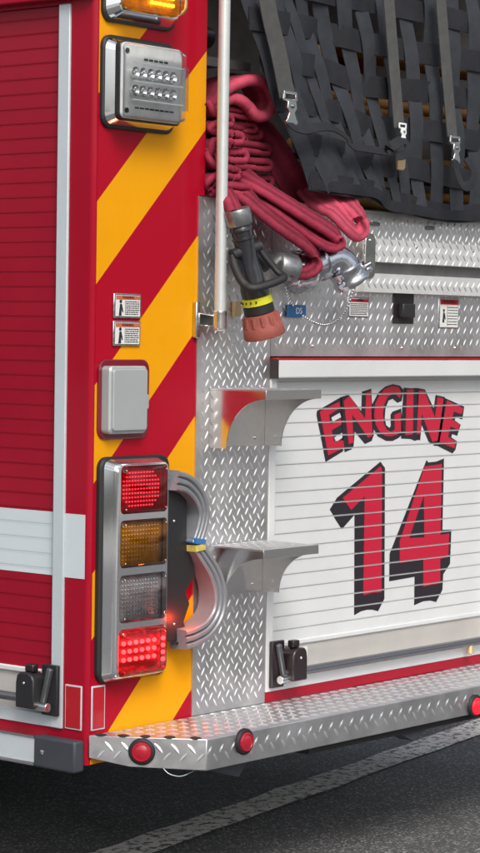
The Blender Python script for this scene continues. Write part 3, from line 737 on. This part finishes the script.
# ---- grab pole
PX, PY = .428, -.060
m = MB(); m.cyl((PX, PY, 1.50), (PX, PY, 2.75), .0155, n=24); gp = m.build('grab_rail', 'steel', eng)
def socket(z):
    m = MB(); m.cyl((PX, PY, z-.022), (PX, PY, z+.028), .0185, n=24); m.build('rail_socket', 'brushed', gp, bevel=.003)
    m = MB(); m.box(.385, .402, -.016, -.0012, z-.045, z+.05); m.build('rail_foot', 'cap_chrome', gp, bevel=.003)
    m = MB(); m.prism([(.394, -.016, z-.012), (.394, -.016, z+.022), (PX-.012, PY, z+.016), (PX-.012, PY, z-.014)], (.01, .006, 0)); m.build('rail_arm', 'chrome', gp, bevel=.003)
socket(1.525); socket(2.72)

# ---- bumper step with its round marker lamps
ST, SB = .478, .398
A, B_, C_, D_ = (.002, -.0045), (.166, -.256), (TW-.166, -.256), (TW-.002, -.0045)
m = MB()
top = [V((*p, ST)) for p in (A, B_, C_, D_)]
t_ = .35
def mixp(p, q, f): return (p[0]+(q[0]-p[0])*f, p[1]+(q[1]-p[1])*f)
Am, Dm = mixp(A, B_, t_), mixp(D_, C_, t_)
m.add([V((*A, ST)), V((*B_, ST)), V((*C_, ST)), V((*D_, ST)), V((*A, SB+.022)), V((*Am, SB+.002)), V((*B_, SB)), V((*C_, SB)), V((*Dm, SB+.002)), V((*D_, SB+.022))],
      [(0, 1, 2, 3), (0, 4, 5, 6, 1), (1, 6, 7, 2), (2, 7, 8, 9, 3), (0, 3, 9, 4), (4, 9, 8, 7, 6, 5)])
bs = m.build('tail_step', 'alu_step', eng, bevel=.0025)
m = MB()
lozenges(m, (*B_, SB), (1, 0, 0), (0, 0, 1), (0, -1, 0), C_[0]-B_[0], ST-SB, pitch=.040, su=1.15, L=.031, Wd=.0085, H=.002, ang=50)
u = (V((*B_, 0))-V((*A, 0))).normalized(); nrm = V((u.y, -u.x, 0))
nrm = V((-.83, -.55, 0)) if nrm.dot(V((-.83, -.55, 0))) > 0 else -nrm
nn = u.cross(V((0, 0, 1)))
nn = nn if nn.dot(V((-1, -1, 0))) > 0 else -nn
lozenges(m, V((*A, SB)), u, (0, 0, 1), nn, .30, ST-SB, pitch=.042, L=.034, Wd=.009, H=.0022, ang=130, ok=lambda a, b: b > .03 or a > .1)
def inpoly(a, b):
    y = -.256+b; x = .166-.166+a
    f = (y+.256)/.2515
    return a > .166*(1-f)+.012 and a < TW-.166*(1-f)-.012
lozenges(m, (0, -.256, ST), (1, 0, 0), (0, 1, 0), (0, 0, 1), TW, .250, pitch=.040, su=1.1, L=.029, Wd=.009, H=.0034, ang=45, ok=inpoly)
m.build('tread_pattern', 'alu_step', bs)
for i, f in enumerate((.10, .29, .48, .68, .90)):
    p = V((*mixp(A, B_, f), ST))-nn*.012; MB().sphere(p, .016, 14, 6, (1, 1, .22)).build('grip_stud', 'black', bs)
m = MB(); m.box(.62, 1.6, -.23, -.05, .376, .397) ; m.box(TW-.9, TW-.5, -.22, -.04, .376, .397); m.build('step_support', 'under', bs)
for tri in ([R(392, 731, -.22), R(430, 725, -.22), R(414, 741, -.22)], [R(207, 765, -.2), R(252, 752, -.2), R(239, 777, -.2), R(216, 772, -.2)]):
    MB().prism(tri, (0, .05, 0)).build('support_bracket', 'greyp', bs)
m = MB(); m.tube(bez([(.10, -.17, .402), (.105, -.185, .390), (.125, -.20, .383), (.15, -.205, .385), (.19, -.20, .392), (.2, -.19, .40)], 6), .0010, 6); m.build('wire', 'satin', bs)
def marker(c, n, mk):
    c, n = V(c), V(n).normalized()
    mb = MB(); mb.lathe(c, n, [(-.002, .034), (.006, .034), (.010, .030), (.010, .026), (.004, .0255), (.002, .0)], 36); q = mb.build('marker_lamp', 'rubber', bs)
    mb = MB(); mb.lathe(c+n*.003, n, [(0, .0255), (.008, .0252), (.012, .023), (.0125, .0195), (.0105, .0185), (.0135, .012), (.0145, .0)], 32); mb.build('lens', mk, q)
# on the chamfered end, and two along the front
def on_plane(px, py, P0, nv):
    d = ray(px, py); return CAM + d*((P0-CAM).dot(nv)/d.dot(nv))
marker(on_plane(142, 751.5, V((*A, 0)), nn), nn, 'glow_r')
marker(R(243.5, 741.5, -.257), (0, -1, 0), 'glow_r')
marker(R(474, 706, -.257), (0, -1, 0), 'glow_r2')

# ---- tread plate rub bars across the rear under the hose bed
def bar(z0, z1, x0, nm='rub_bar'):
    m = MB(); yy = -.034; m.box(x0, TW-.40, yy, -.0055, z0, z1)
    lozenges(m, (x0, yy, z0), (1, 0, 0), (0, 0, 1), (0, -1, 0), TW-.40-x0, z1-z0, pitch=(z1-z0)/2.0, L=.026, Wd=.0065, H=.0022, su=1.15, mg=.75)
    q = m.build(nm, 'alu_bar', eng)
    return q
q = bar(1.706, 1.772, 1.128); bolts([(x, -.034, 1.755) for x in (1.15, 1.36, 1.66, 1.96)], (0, -1, 0), .005, 'brushed', q)
bar(1.618, 1.672, 1.10)
MB().box(1.12, TW-.40, -.0075, -.0057, 1.6735, 1.7045).build('bar_gap_shade', 'bed', eng)  # dark strip standing in for the shade between the two bars
a = R(362, 262, -.036)
m = MB(); rr = rrect(1.095, 1.145, 1.655, 1.785, .022); m.prism([(x, -.036, z) for x, z in rr], (0, -.006, 0)); q = m.build('bar_bracket', 'brushed', eng, bevel=.002)
bolts([(1.118, -.042, 1.68)], (0, -1, 0), .012, 'cap_chrome', q); bolts([(1.118, -.042, 1.765)], (0, -1, 0), .005, 'cap_chrome', q)
# socket box
a = R(391.5, 293); b = R(411, 324)
m = MB(); m.box(a.x, b.x, -.009, -.0055, b.z, a.z); q = m.build('switch_plate', 'maroon', eng, bevel=.001)
m = MB(); m.box(a.x+.02, b.x-.02, -.030, -.009, b.z+.018, a.z-.03); m.build('switch', 'black', q, bevel=.004)
# bolts scattered on the plate
bolts([R(x, y, -.006) for x, y in ((402, 348), (313, 346), (455, 348), (363, 216), (403, 223))], (0, -1, 0), .0045, 'brushed', eng)
[MB().box(R(x, y).x-.02, R(x, y).x+.02, -.012, -.0055, R(x, y).z-.006, R(x, y).z+.006).build('net_cleat', 'latch_lever', eng, bevel=.003) for x, y in ((373, 224), (428, 228))]

# ---- discharge outlet: pipe rings, chrome elbow and cap on its chain
m = MB(); c0 = R(296, 272, -.006)
m.lathe(c0+V((.0, .0, 0)), (0, -1, 0), [(0, .060), (.012, .060), (.016, .052), (.03, .050), (.032, .043), (.055, .043)], 32)
do = m.build('discharge_outlet', 'cap_chrome', eng)
pts = bez([R(288, 270, -.055), R(303, 270, -.075), R(320, 263, -.085), R(333, 259, -.095), R(343, 266, -.105), R(351, 281, -.115)], 7)
m = MB(); prof = [(.045*math.cos(6.2832*i/20), .045*math.sin(6.2832*i/20)) for i in range(20)]
m.sweep(pts[:-5], prof, None); m.build('elbow', 'cap_chrome', do)
m = MB()
for f in (4, 9, 14):
    p = pts[f]; t2 = (pts[f+1]-pts[f-1]).normalized(); m.lathe(p-t2*.006, t2, [(0, .042), (.001, .0505), (.011, .0505), (.012, .042)], 28)
m.build('elbow_ring', 'cap_chrome', do)
p = pts[-7]; t2 = (pts[-1]-pts[-9]).normalized()
m = MB(); m.lathe(p, t2, [(0, .040), (.0, .052), (.006, .052), (.010, .049), (.030, .049), (.034, .053), (.046, .053), (.050, .050), (.050, .044), (.036, .044), (.034, 0)], 32)
for k in range(3):
    a_ = k*2.094+.5; u1 = t2.orthogonal().normalized(); u2 = t2.cross(u1); d_ = u1*math.cos(a_)+u2*math.sin(a_)
    m.cyl(p+t2*.026+d_*.052, p+t2*.026+d_*.071, .008, .0065, 12)
m.build('cap', 'cap_chrome', do)
def beads(pts2, y, n):
    P_ = bez([R(px, py, y) for px, py in pts2], 30); L_ = [0]
    for i in range(1, len(P_)): L_.append(L_[-1]+(P_[i]-P_[i-1]).length)
    mb = MB(); j = 0
    for k in range(n):
        s_ = L_[-1]*k/(n-1)
        while j < len(P_)-2 and L_[j+1] < s_: j += 1
        f = (s_-L_[j])/max(1e-9, L_[j+1]-L_[j]); mb.sphere(P_[j].lerp(P_[j+1], f), .0042, 8, 5)
    return mb
beads([(284, 268), (286, 284), (290, 296), (296, 305)], -.02, 24).build('chain', 'cap_chrome', do) if False else None
beads([(285, 284), (288, 296), (293, 305)], -.022, 9).build('chain', 'cap_chrome', do)
beads([(303, 316), (313, 322), (325, 325), (337, 320), (347, 308), (352, 293), (356, 285)], -.03, 30).build('chain', 'cap_chrome', do)
a = R(287, 304.5, -.014); b = R(305, 317.5, -.014)
m = MB(); m.box(a.x, b.x, -.018, -.012, b.z, a.z); q = m.build('tag_plate', 'tag', do, bevel=.002)
text_obj('D5', .024, ((a.x+b.x)/2+.008, -.0186, (a.z+b.z)/2), REAR, 'paper', q)

# ------------------------------------------------------------------ hoses
def hprof(w_, t_, n=4):                         # lay-flat hose: thin body with two plumper pressed edges
    e = t_*.5; h = w_/2-e; pts = []
    side = [(h*.82, .30), (h*.45, .40), (h*.1, .33), (-h*.3, .42), (-h*.82, .30)]
    for i in range(n+1):
        a = -math.pi/2+math.pi*i/n; pts.append((h+e*math.cos(a), e*math.sin(a)))
    pts += [(x, t_*k) for x, k in side]
    for i in range(n+1):
        a = math.pi/2+math.pi*i/n; pts.append((-h+e*math.cos(a), e*math.sin(a)))
    pts += [(-x, -t_*k) for x, k in side]
    return pts
def hose(path, w_, t_, wd, mname, parent, name='hose_jacket', n=7, wob=.0004, smoothp=True):
    pts = bez(path, n) if smoothp else path
    if isinstance(wd, list):                    # interpolate the width directions too
        q = [V(a).normalized() for a in wd]; wd2 = []
        m_ = len(path)
        for i in range(len(pts)):
            f = i/(len(pts)-1)*(m_-1); k = min(int(f), m_-2); wd2.append(q[k].lerp(q[k+1], f-k))
        wd = wd2
    pts = [p+V((0, 0, wob*math.sin(i*1.7)+random.uniform(-wob, wob)*.5)) for i, p in enumerate(pts)]
    mb = MB(); mb.sweep(pts, hprof(w_, t_), wd); return mb.build(name, mname, parent, sharp=False)
# 1 the stack of zig-zag folds behind the grab rail
hs1 = empty('fire_hose', R(235, 195, .05), 'red hose folded flat in a tall stack, fold ends showing beside the white grab rail', 'fire hose', 'fire hoses folded in the bed')
def zig(xr_list, xl, z0, dz, y):
    pts = []; z = z0; g = dz*.5                  # each fold: out along the lower run, tight turn at the nose, back along the upper run
    for k, xr in enumerate(xr_list):
        for x, q in ((xl, 0), (xl*.5+xr*.5, .001), (xr-.045, -.001), (xr-.020, 0), (xr-.006, .12*g), (xr, .5*g), (xr-.006, .88*g), (xr-.020, g), (xr-.045, g-.001), (xl*.5+xr*.5, g), (xl, g)):
            pts.append(V((x, y+.012*math.sin(k*2.3+x*20), z+q)))
        pts.append(V((xl-.010, y, z+1.5*g))); z += dz
    return pts
zb0 = R(240, 190, -.02).z
xr = [R(p, 190, -.02).x for p in (250, 244, 247, 241, 236)]
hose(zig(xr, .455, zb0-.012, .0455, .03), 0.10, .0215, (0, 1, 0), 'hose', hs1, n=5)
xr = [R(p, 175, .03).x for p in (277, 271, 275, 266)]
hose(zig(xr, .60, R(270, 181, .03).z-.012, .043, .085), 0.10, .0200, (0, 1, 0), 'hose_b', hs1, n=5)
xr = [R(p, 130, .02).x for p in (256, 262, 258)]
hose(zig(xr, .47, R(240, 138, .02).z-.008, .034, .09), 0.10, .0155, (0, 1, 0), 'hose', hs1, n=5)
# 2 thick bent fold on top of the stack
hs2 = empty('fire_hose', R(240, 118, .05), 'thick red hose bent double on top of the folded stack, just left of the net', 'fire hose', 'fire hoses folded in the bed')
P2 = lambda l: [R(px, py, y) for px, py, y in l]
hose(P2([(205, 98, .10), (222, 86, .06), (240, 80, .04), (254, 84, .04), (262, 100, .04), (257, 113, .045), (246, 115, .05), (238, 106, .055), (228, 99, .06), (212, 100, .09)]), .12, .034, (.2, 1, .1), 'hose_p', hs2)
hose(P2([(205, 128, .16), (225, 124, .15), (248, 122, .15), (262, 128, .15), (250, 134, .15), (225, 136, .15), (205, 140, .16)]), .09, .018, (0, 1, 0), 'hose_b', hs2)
# 3 the line that comes down to the black nozzle
hs3 = empty('fire_hose', R(228, 190, -.03), 'short red hose end dropping into the grey collar of the black nozzle', 'fire hose', 'fire hoses folded in the bed')
hose(P2([(216, 176, .14), (220, 184, .05), (225, 193, -.03), (230, 202, -.07), (235, 213, -.09)]), .060, .030, (1, 0, -.1), 'hose', hs3)
# 4 draped hose running to the silver coupling
WD = (-.72, -.48, -.42)
hs4 = empty('fire_hose', R(280, 230, -.05), 'lowest draped red hose curling back into the silver coupling', 'fire hose', 'fire hoses folded in the bed')
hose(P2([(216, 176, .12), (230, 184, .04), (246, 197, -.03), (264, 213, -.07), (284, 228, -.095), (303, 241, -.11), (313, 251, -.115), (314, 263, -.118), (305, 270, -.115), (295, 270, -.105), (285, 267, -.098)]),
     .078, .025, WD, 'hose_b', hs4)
m = MB(); ca, cb = R(293, 270, -.105), R(264, 261, -.08); ax = (cb-ca).normalized()
m.lathe(ca, ax, [(.0, .030), (-.002, .037), (.002, .040), (.012, .040), (.014, .037), (.055, .036), (.060, .030), (.062, .0)], 32); m.build('coupling', 'coup', hs4)
m = MB(); m.lathe(cb+ax*-.006, ax, [(0, .030), (.012, .030), (.016, .022), (.05, .020), (.052, 0)], 24); m.sphere(R(255, 246, -.09), .014, 12, 8); m.sphere(R(262, 250, -.11), .009, 12, 8); m.build('swivel', 'black', hs4)
# 5 middle draped hose, folded back on itself
hs5 = empty('fire_hose', R(310, 230, -.05), 'long draped red hose folded back on itself, between the lowest and the pink loop', 'fire hose', 'fire hoses folded in the bed')
hose(P2([(228, 170, .12), (244, 178, .03), (262, 188, -.03), (285, 202, -.075), (307, 216, -.10), (325, 227, -.115), (335, 235, -.12), (336, 241, -.12), (328, 243, -.118), (314, 236, -.105), (294, 221, -.08), (272, 205, -.045), (250, 190, .02), (232, 180, .1)]),
     .074, .023, WD, 'hose', hs5)
# 6 bright pink loop under the net corner
hs6 = empty('fire_hose', R(340, 210, -.05), 'bright pink red hose loop coming out from under the lower corner of the net', 'fire hose', 'fire hoses folded in the bed')
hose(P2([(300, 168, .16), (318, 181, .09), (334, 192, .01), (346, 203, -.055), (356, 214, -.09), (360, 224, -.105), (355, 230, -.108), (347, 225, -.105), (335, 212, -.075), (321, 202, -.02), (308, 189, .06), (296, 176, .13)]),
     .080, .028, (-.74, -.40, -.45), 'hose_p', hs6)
# 7 red strand going up behind the net, 8 the tan hoses lying in the bed behind it
hs7 = empty('fire_hose', R(270, 150, .05), 'red hose strand slanting down behind the left edge of the net', 'fire hose', 'fire hoses folded in the bed')
hose(P2([(240, 122, .16), (254, 128, .11), (268, 142, .08), (280, 160, .06), (292, 180, .06), (306, 196, .08)]), .085, .016, (-.2, .7, -.6), 'hose', hs7)
hs8 = empty('fire_hose', (1.35, .35, 1.857), 'tan hose lying in layers in the hose bed, seen through gaps in the net', 'fire hose', 'fire hoses folded in the bed')
zz = []
for z in (1.885, 1.985, 2.150, 2.33):
    zz += [V((1.12, .16, z)), V((1.25, .15, z+.003)), V((1.6, .16, z-.003)), V((2.1, .15, z)), V((2.12, .15, z+.020)), V((2.1, .15, z+.040)), V((1.6, .20, z+.038)), V((1.25, .20, z+.040)), V((1.11, .19, z+.042)), V((1.09, .17, z+.06))]
hose(zz, .12, .036, (0, 1, 0), 'hose_t', hs8, n=5)
hs9 = empty('fire_hose', (1.0, .25, 2.3), 'dark red hose bundle glimpsed behind the top left of the net', 'fire hose', 'fire hoses folded in the bed')
hose([V((1.22, .32, 2.14)), V((1.25, .28, 2.16)), V((1.28, .25, 2.2)), V((1.40, .24, 2.27)), V((1.35, .25, 2.34)), V((1.28, .25, 2.34)), V((1.25, .27, 2.33)), V((1.22, .3, 2.32))], .13, .05, (0, 1, 0), 'hose_b', hs9)

# ------------------------------------------------------------------ nozzle
na, nb = R(237, 212, -.095), R(264, 332, -.115); ax = (nb-na).normalized(); LN = (nb-na).length
nz_ = empty('fire_nozzle', na, 'black fire nozzle with bail handle, yellow band and orange rubber tip hanging by the pole', 'nozzle')
at = lambda f: na+ax*(LN*f)
m = MB(); m.lathe(na-ax*.008, ax, [(0, .027), (-.0, .034), (.004, .036), (.040, .036), (.044, .033), (.046, .028)], 32); m.build('collar', 'coup', nz_)
m = MB(); m.lathe(na+ax*.037, ax, [(0, .028), (.002, .030), (.012, .031), (.013, .028), (.03, .0275), (.032, .031), (.036, .031), (.038, .0275), (.085, .026), (.11, .029), (.13, .032), (.15, .034), (.17, .038), (.19, .038)], 32); m.build('nozzle_body', 'gblack', nz_)
s1 = V((.8, -.25, .0)).normalized(); s2 = ax.cross(s1).normalized(); s1 = s2.cross(ax).normalized()
m = MB(); pc = na+ax*.105
m.cyl(pc-s1*.045, pc+s1*.045, .016, n=20); m.build('pivot', 'black', nz_)
m = MB()
side = lambda s_: [pc+s1*(.042*s_), pc+s1*(.050*s_)+ax*.03+s2*.01, pc+s1*(.056*s_)+ax*.072-(-s2)*.0+(V((0, -1, 0))*.03)]
Lp = side(-1)+[pc+s1*-.045+ax*.088+V((0, -.055, 0)), pc+s1*.045+ax*.088+V((0, -.055, 0))]+list(reversed(side(1)))
m.sweep(bez(Lp, 6), [(.0085*math.cos(6.2832*i/12), .0115*math.sin(6.2832*i/12)) for i in range(12)], None); m.build('bail_handle', 'rubber', nz_)
m = MB(); m.lathe(at(.70), ax, [(0, .034), (.001, .041), (.020, .042), (.021, .036)], 32); m.build('yellow_band', 'ylab', nz_)
m = MB()
for k in range(5):
    a_ = 2.2+k*.35; d_ = s1*math.cos(a_)+s2*math.sin(a_)
    m.box(*(c for p in zip(at(.70)+ax*.009+d_*.0415-V((.003, .001, .003)), at(.70)+ax*.009+d_*.0415+V((.003, .001, .003))) for c in p))
m.build('band_print', 'ink', nz_)
m = MB(); m.lathe(at(.70)+ax*.0215, ax, [(0, .036), (.001, .040), (.022, .041), (.024, .036)], 32); m.build('barrel', 'rubber', nz_)
m = MB(); prof = [(0, .038), (.002, .044), (.030, .049), (.034, .053), (.058, .056), (.064, .054), (.064, .046), (.040, .038), (.038, 0)]
m.lathe(at(.70)+ax*.046, ax, prof, 36)
for k in range(12):
    a_ = k*.5236; d_ = s1*math.cos(a_)+s2*math.sin(a_); p = at(.70)+ax*.046; m.cyl(p+ax*.006+d_*.0425, p+ax*.032+d_*.046, .007, .007, 8)
m.build('rubber_bumper', 'bumper', nz_)
m = MB(); q = R(238.5, 309, -.02); m.box(q.x-.014, q.x+.014, -.02, -.006, q.z-.02, q.z+.02); m.build('wall_catch', 'brass', eng, bevel=.003)

# ------------------------------------------------------------------ cargo net
net = empty('cargo_net', R(380, 222, -.03), 'charcoal webbing cargo net of woven straps hanging over the hose bed opening', 'cargo net')
def sst(a, b, x): t = max(0, min(1, (x-a)/(b-a))); return t*t*(3-2*t)
def NP(u, v, off=0.):
    """u: metres to the right along the top, v: metres below z=2.44"""
    x0, z0 = .492, 2.44
    lean = .345-.28*sst(.12, .85, u)
    f = v/.55
    x = x0+u+lean*f*(.85+.15*f)
    z = z0-v*(1.0+.082*sst(.25, .55, u))+.004*math.sin(u*9+v*5)
    cr = math.exp(-((u-.42)/.22)**2)                    # crumpled where the slanting straps crowd together
    y = -.050-.009*math.sin(u*7+v*6)-.005*math.sin(v*17-u*11)-cr*(.004*math.sin(u*30+v*7)+.004*math.sin(v*20+u*9))
    x += .003*math.sin(v*13+u*8)
    y -= .035*math.exp(-((u-.22)/.25)**2)*sst(.25, .55, v)      # pushed out by the hose under it
    return V((x, y-off, z))
VB = .545
def ribbon(mb, pts, nrm, width, th=.0025):
    rings = []
    for i, p in enumerate(pts):
        t = (pts[min(i+1, len(pts)-1)]-pts[max(i-1, 0)]).normalized(); n_ = V(nrm[i] if isinstance(nrm, list) else nrm); w_ = t.cross(n_).normalized(); n_ = w_.cross(t).normalized()
        h = (width[i] if isinstance(width, list) else width)/2; rings.append([p-w_*h-n_*th/2, p-w_*h+n_*th/2, p-w_*h*.3+n_*(th/2+.0008), p+w_*h*.3+n_*(th/2+.0008), p+w_*h+n_*th/2, p+w_*h-n_*th/2])
    mb.loft(rings, True)
us = [.0, .060, .118, .178, .240]+[.240+.108*k for k in range(1, 15)]
vs_ = [.002, .109, .216, .323, .430, .526]
for i, u0 in enumerate(us):
    m = MB(); wv = .066 if i < 3 else random.uniform(.064, .070)
    tw = random.uniform(-.05, .05)
    pts = []; nr = []; wvs = []
    for k in range(45):
        v = -.06+(VB+.053)*k/44
        d = .0035*math.cos(math.pi*((v-.002)/.107+i))
        pts.append(NP(u0+.002*math.sin(v*9+i*2.1), v, d)); nr.append(V((tw*math.sin(v*9+i), -1, 0)))
        a_, b_ = us[max(i-1, 0)], us[min(i+1, len(us)-1)]
        sp = abs(NP(b_, v).x-NP(a_, v).x)/max(1, min(i+1, len(us)-1)-max(i-1, 0))
        wvs.append(sp*1.04 if i < 3 else min(wv, sp*.66))
    ribbon(m, pts, nr, wvs); m.build('webbing_strap', 'web_b', net)
for j, v0 in enumerate(vs_):
    m = MB(); wv = .062 if j < 5 else .055
    pts = []; nr = []
    for k in range(181):
        u = -.03+1.68*k/180
        ph = 0                                          # phase between vertical straps so the weave alternates
        for q in range(len(us)-1):
            if us[q] <= u < us[q+1]: ph = q+(u-us[q])/(us[q+1]-us[q])
        if u >= us[-1]: ph = len(us)-1
        d = -.0035*math.cos(math.pi*(j+ph))
        pts.append(NP(u, v0+.005*math.sin(u*8+j*1.3), d)); nr.append(V((0, -1, .05*math.sin(u*9+j*2))))
    ribbon(m, pts, nr, wv); m.build('webbing_strap', 'web', net)
m = MB(); pts = [NP(-.03+1.68*k/160, .536, .006) for k in range(161)]; ribbon(m, pts, V((0, -1, 0)), .030); m.build('hem', 'web', net)
def strap(pxs, width, mname='web2', name='tension_strap', y=-.10, nrm=(-.2, -1, 0), n=8):
    m = MB(); pts = bez([R(p[0], p[1], p[2] if len(p) > 2 else y) for p in pxs], n); ribbon(m, pts, V(nrm), width, .003)
    return m.build(name, mname, net)
def buckle(px, py, y, mk='buckle', s=1.):
    c = R(px, py, y); B = lambda a, b, z: c+V((a*s, b*s, z*s)); 
    def bx(a0, a1, z0, z1, mb, d=.006): mb.box(c.x+a0*s, c.x+a1*s, c.y-d*s, c.y, c.z+z0*s, c.z+z1*s)
    m = MB()
    bx(-.030, .030, .030, .038, m); bx(-.030, .030, .010, .017, m); bx(-.030, -.022, .017, .030, m); bx(.022, .030, .017, .030, m)
    m.prism([(c.x+a*s, c.y-.004*s, c.z+z*s) for a, z in ((-.018, .010), (.018, .010), (.022, -.010), (.012, -.022), (.020, -.040), (.028, -.046), (.022, -.056), (-.022, -.056), (-.028, -.046), (-.020, -.040), (-.012, -.022), (-.022, -.010))], (0, -.009*s, 0))
    q = m.build('buckle', mk, net, bevel=.0015)
    m = MB(); m.sphere(c+V((0, -.013*s, -.004*s)), .007*s, 10, 6); m.build('buckle_pin', 'latch_lever', q)
strap([(265, -10), (271, 22), (279, 55), (287, 96)], .055, y=-.095)
buckle(289, 105, -.10, s=.95)
strap([(289, 119, -.10), (293, 127, -.12), (304, 130, -.125), (318, 127, -.12), (332, 128, -.11), (346, 137, -.11), (352, 146, -.115), (362, 148, -.105), (384, 151, -.10), (392, 146, -.12), (402, 140, -.12)], .030, 'web', 'loose_strap', nrm=(0, -.75, .65))
strap([(388, -10), (391, 30), (395, 80), (399, 127)], .040, y=-.10)
buckle(402, 131, -.105, 'whitep', s=.6)
strap([(402, 138, -.11), (409, 147, -.135), (405, 154, -.14), (396, 156, -.12)], .028, 'web', 'strap_loop', nrm=(0, -1, .3))
m = MB(); c = R(399, 163, -.10); m.prism([(c.x-.018, c.y, c.z+.018), (c.x+.010, c.y, c.z+.014), (c.x+.018, c.y, c.z+.036), (c.x+.024, c.y, c.z+.034), (c.x+.020, c.y, c.z-.012), (c.x+.012, c.y, c.z-.020), (c.x-.014, c.y, c.z-.020)], (0, -.008, 0)); m.build('brass_hook', 'brass', net, bevel=.0015)
strap([(440, -10), (443, 30), (448, 90), (452, 136)], .040, y=-.10)
buckle(454, 147, -.105, 'buckle', s=.85)
strap([(455, 157, -.11), (457, 172, -.13), (463, 185, -.15), (471, 184, -.15), (474, 172, -.14), (466, 158, -.12)], .030, 'web', 'strap_loop', nrm=(0, -1, .2))
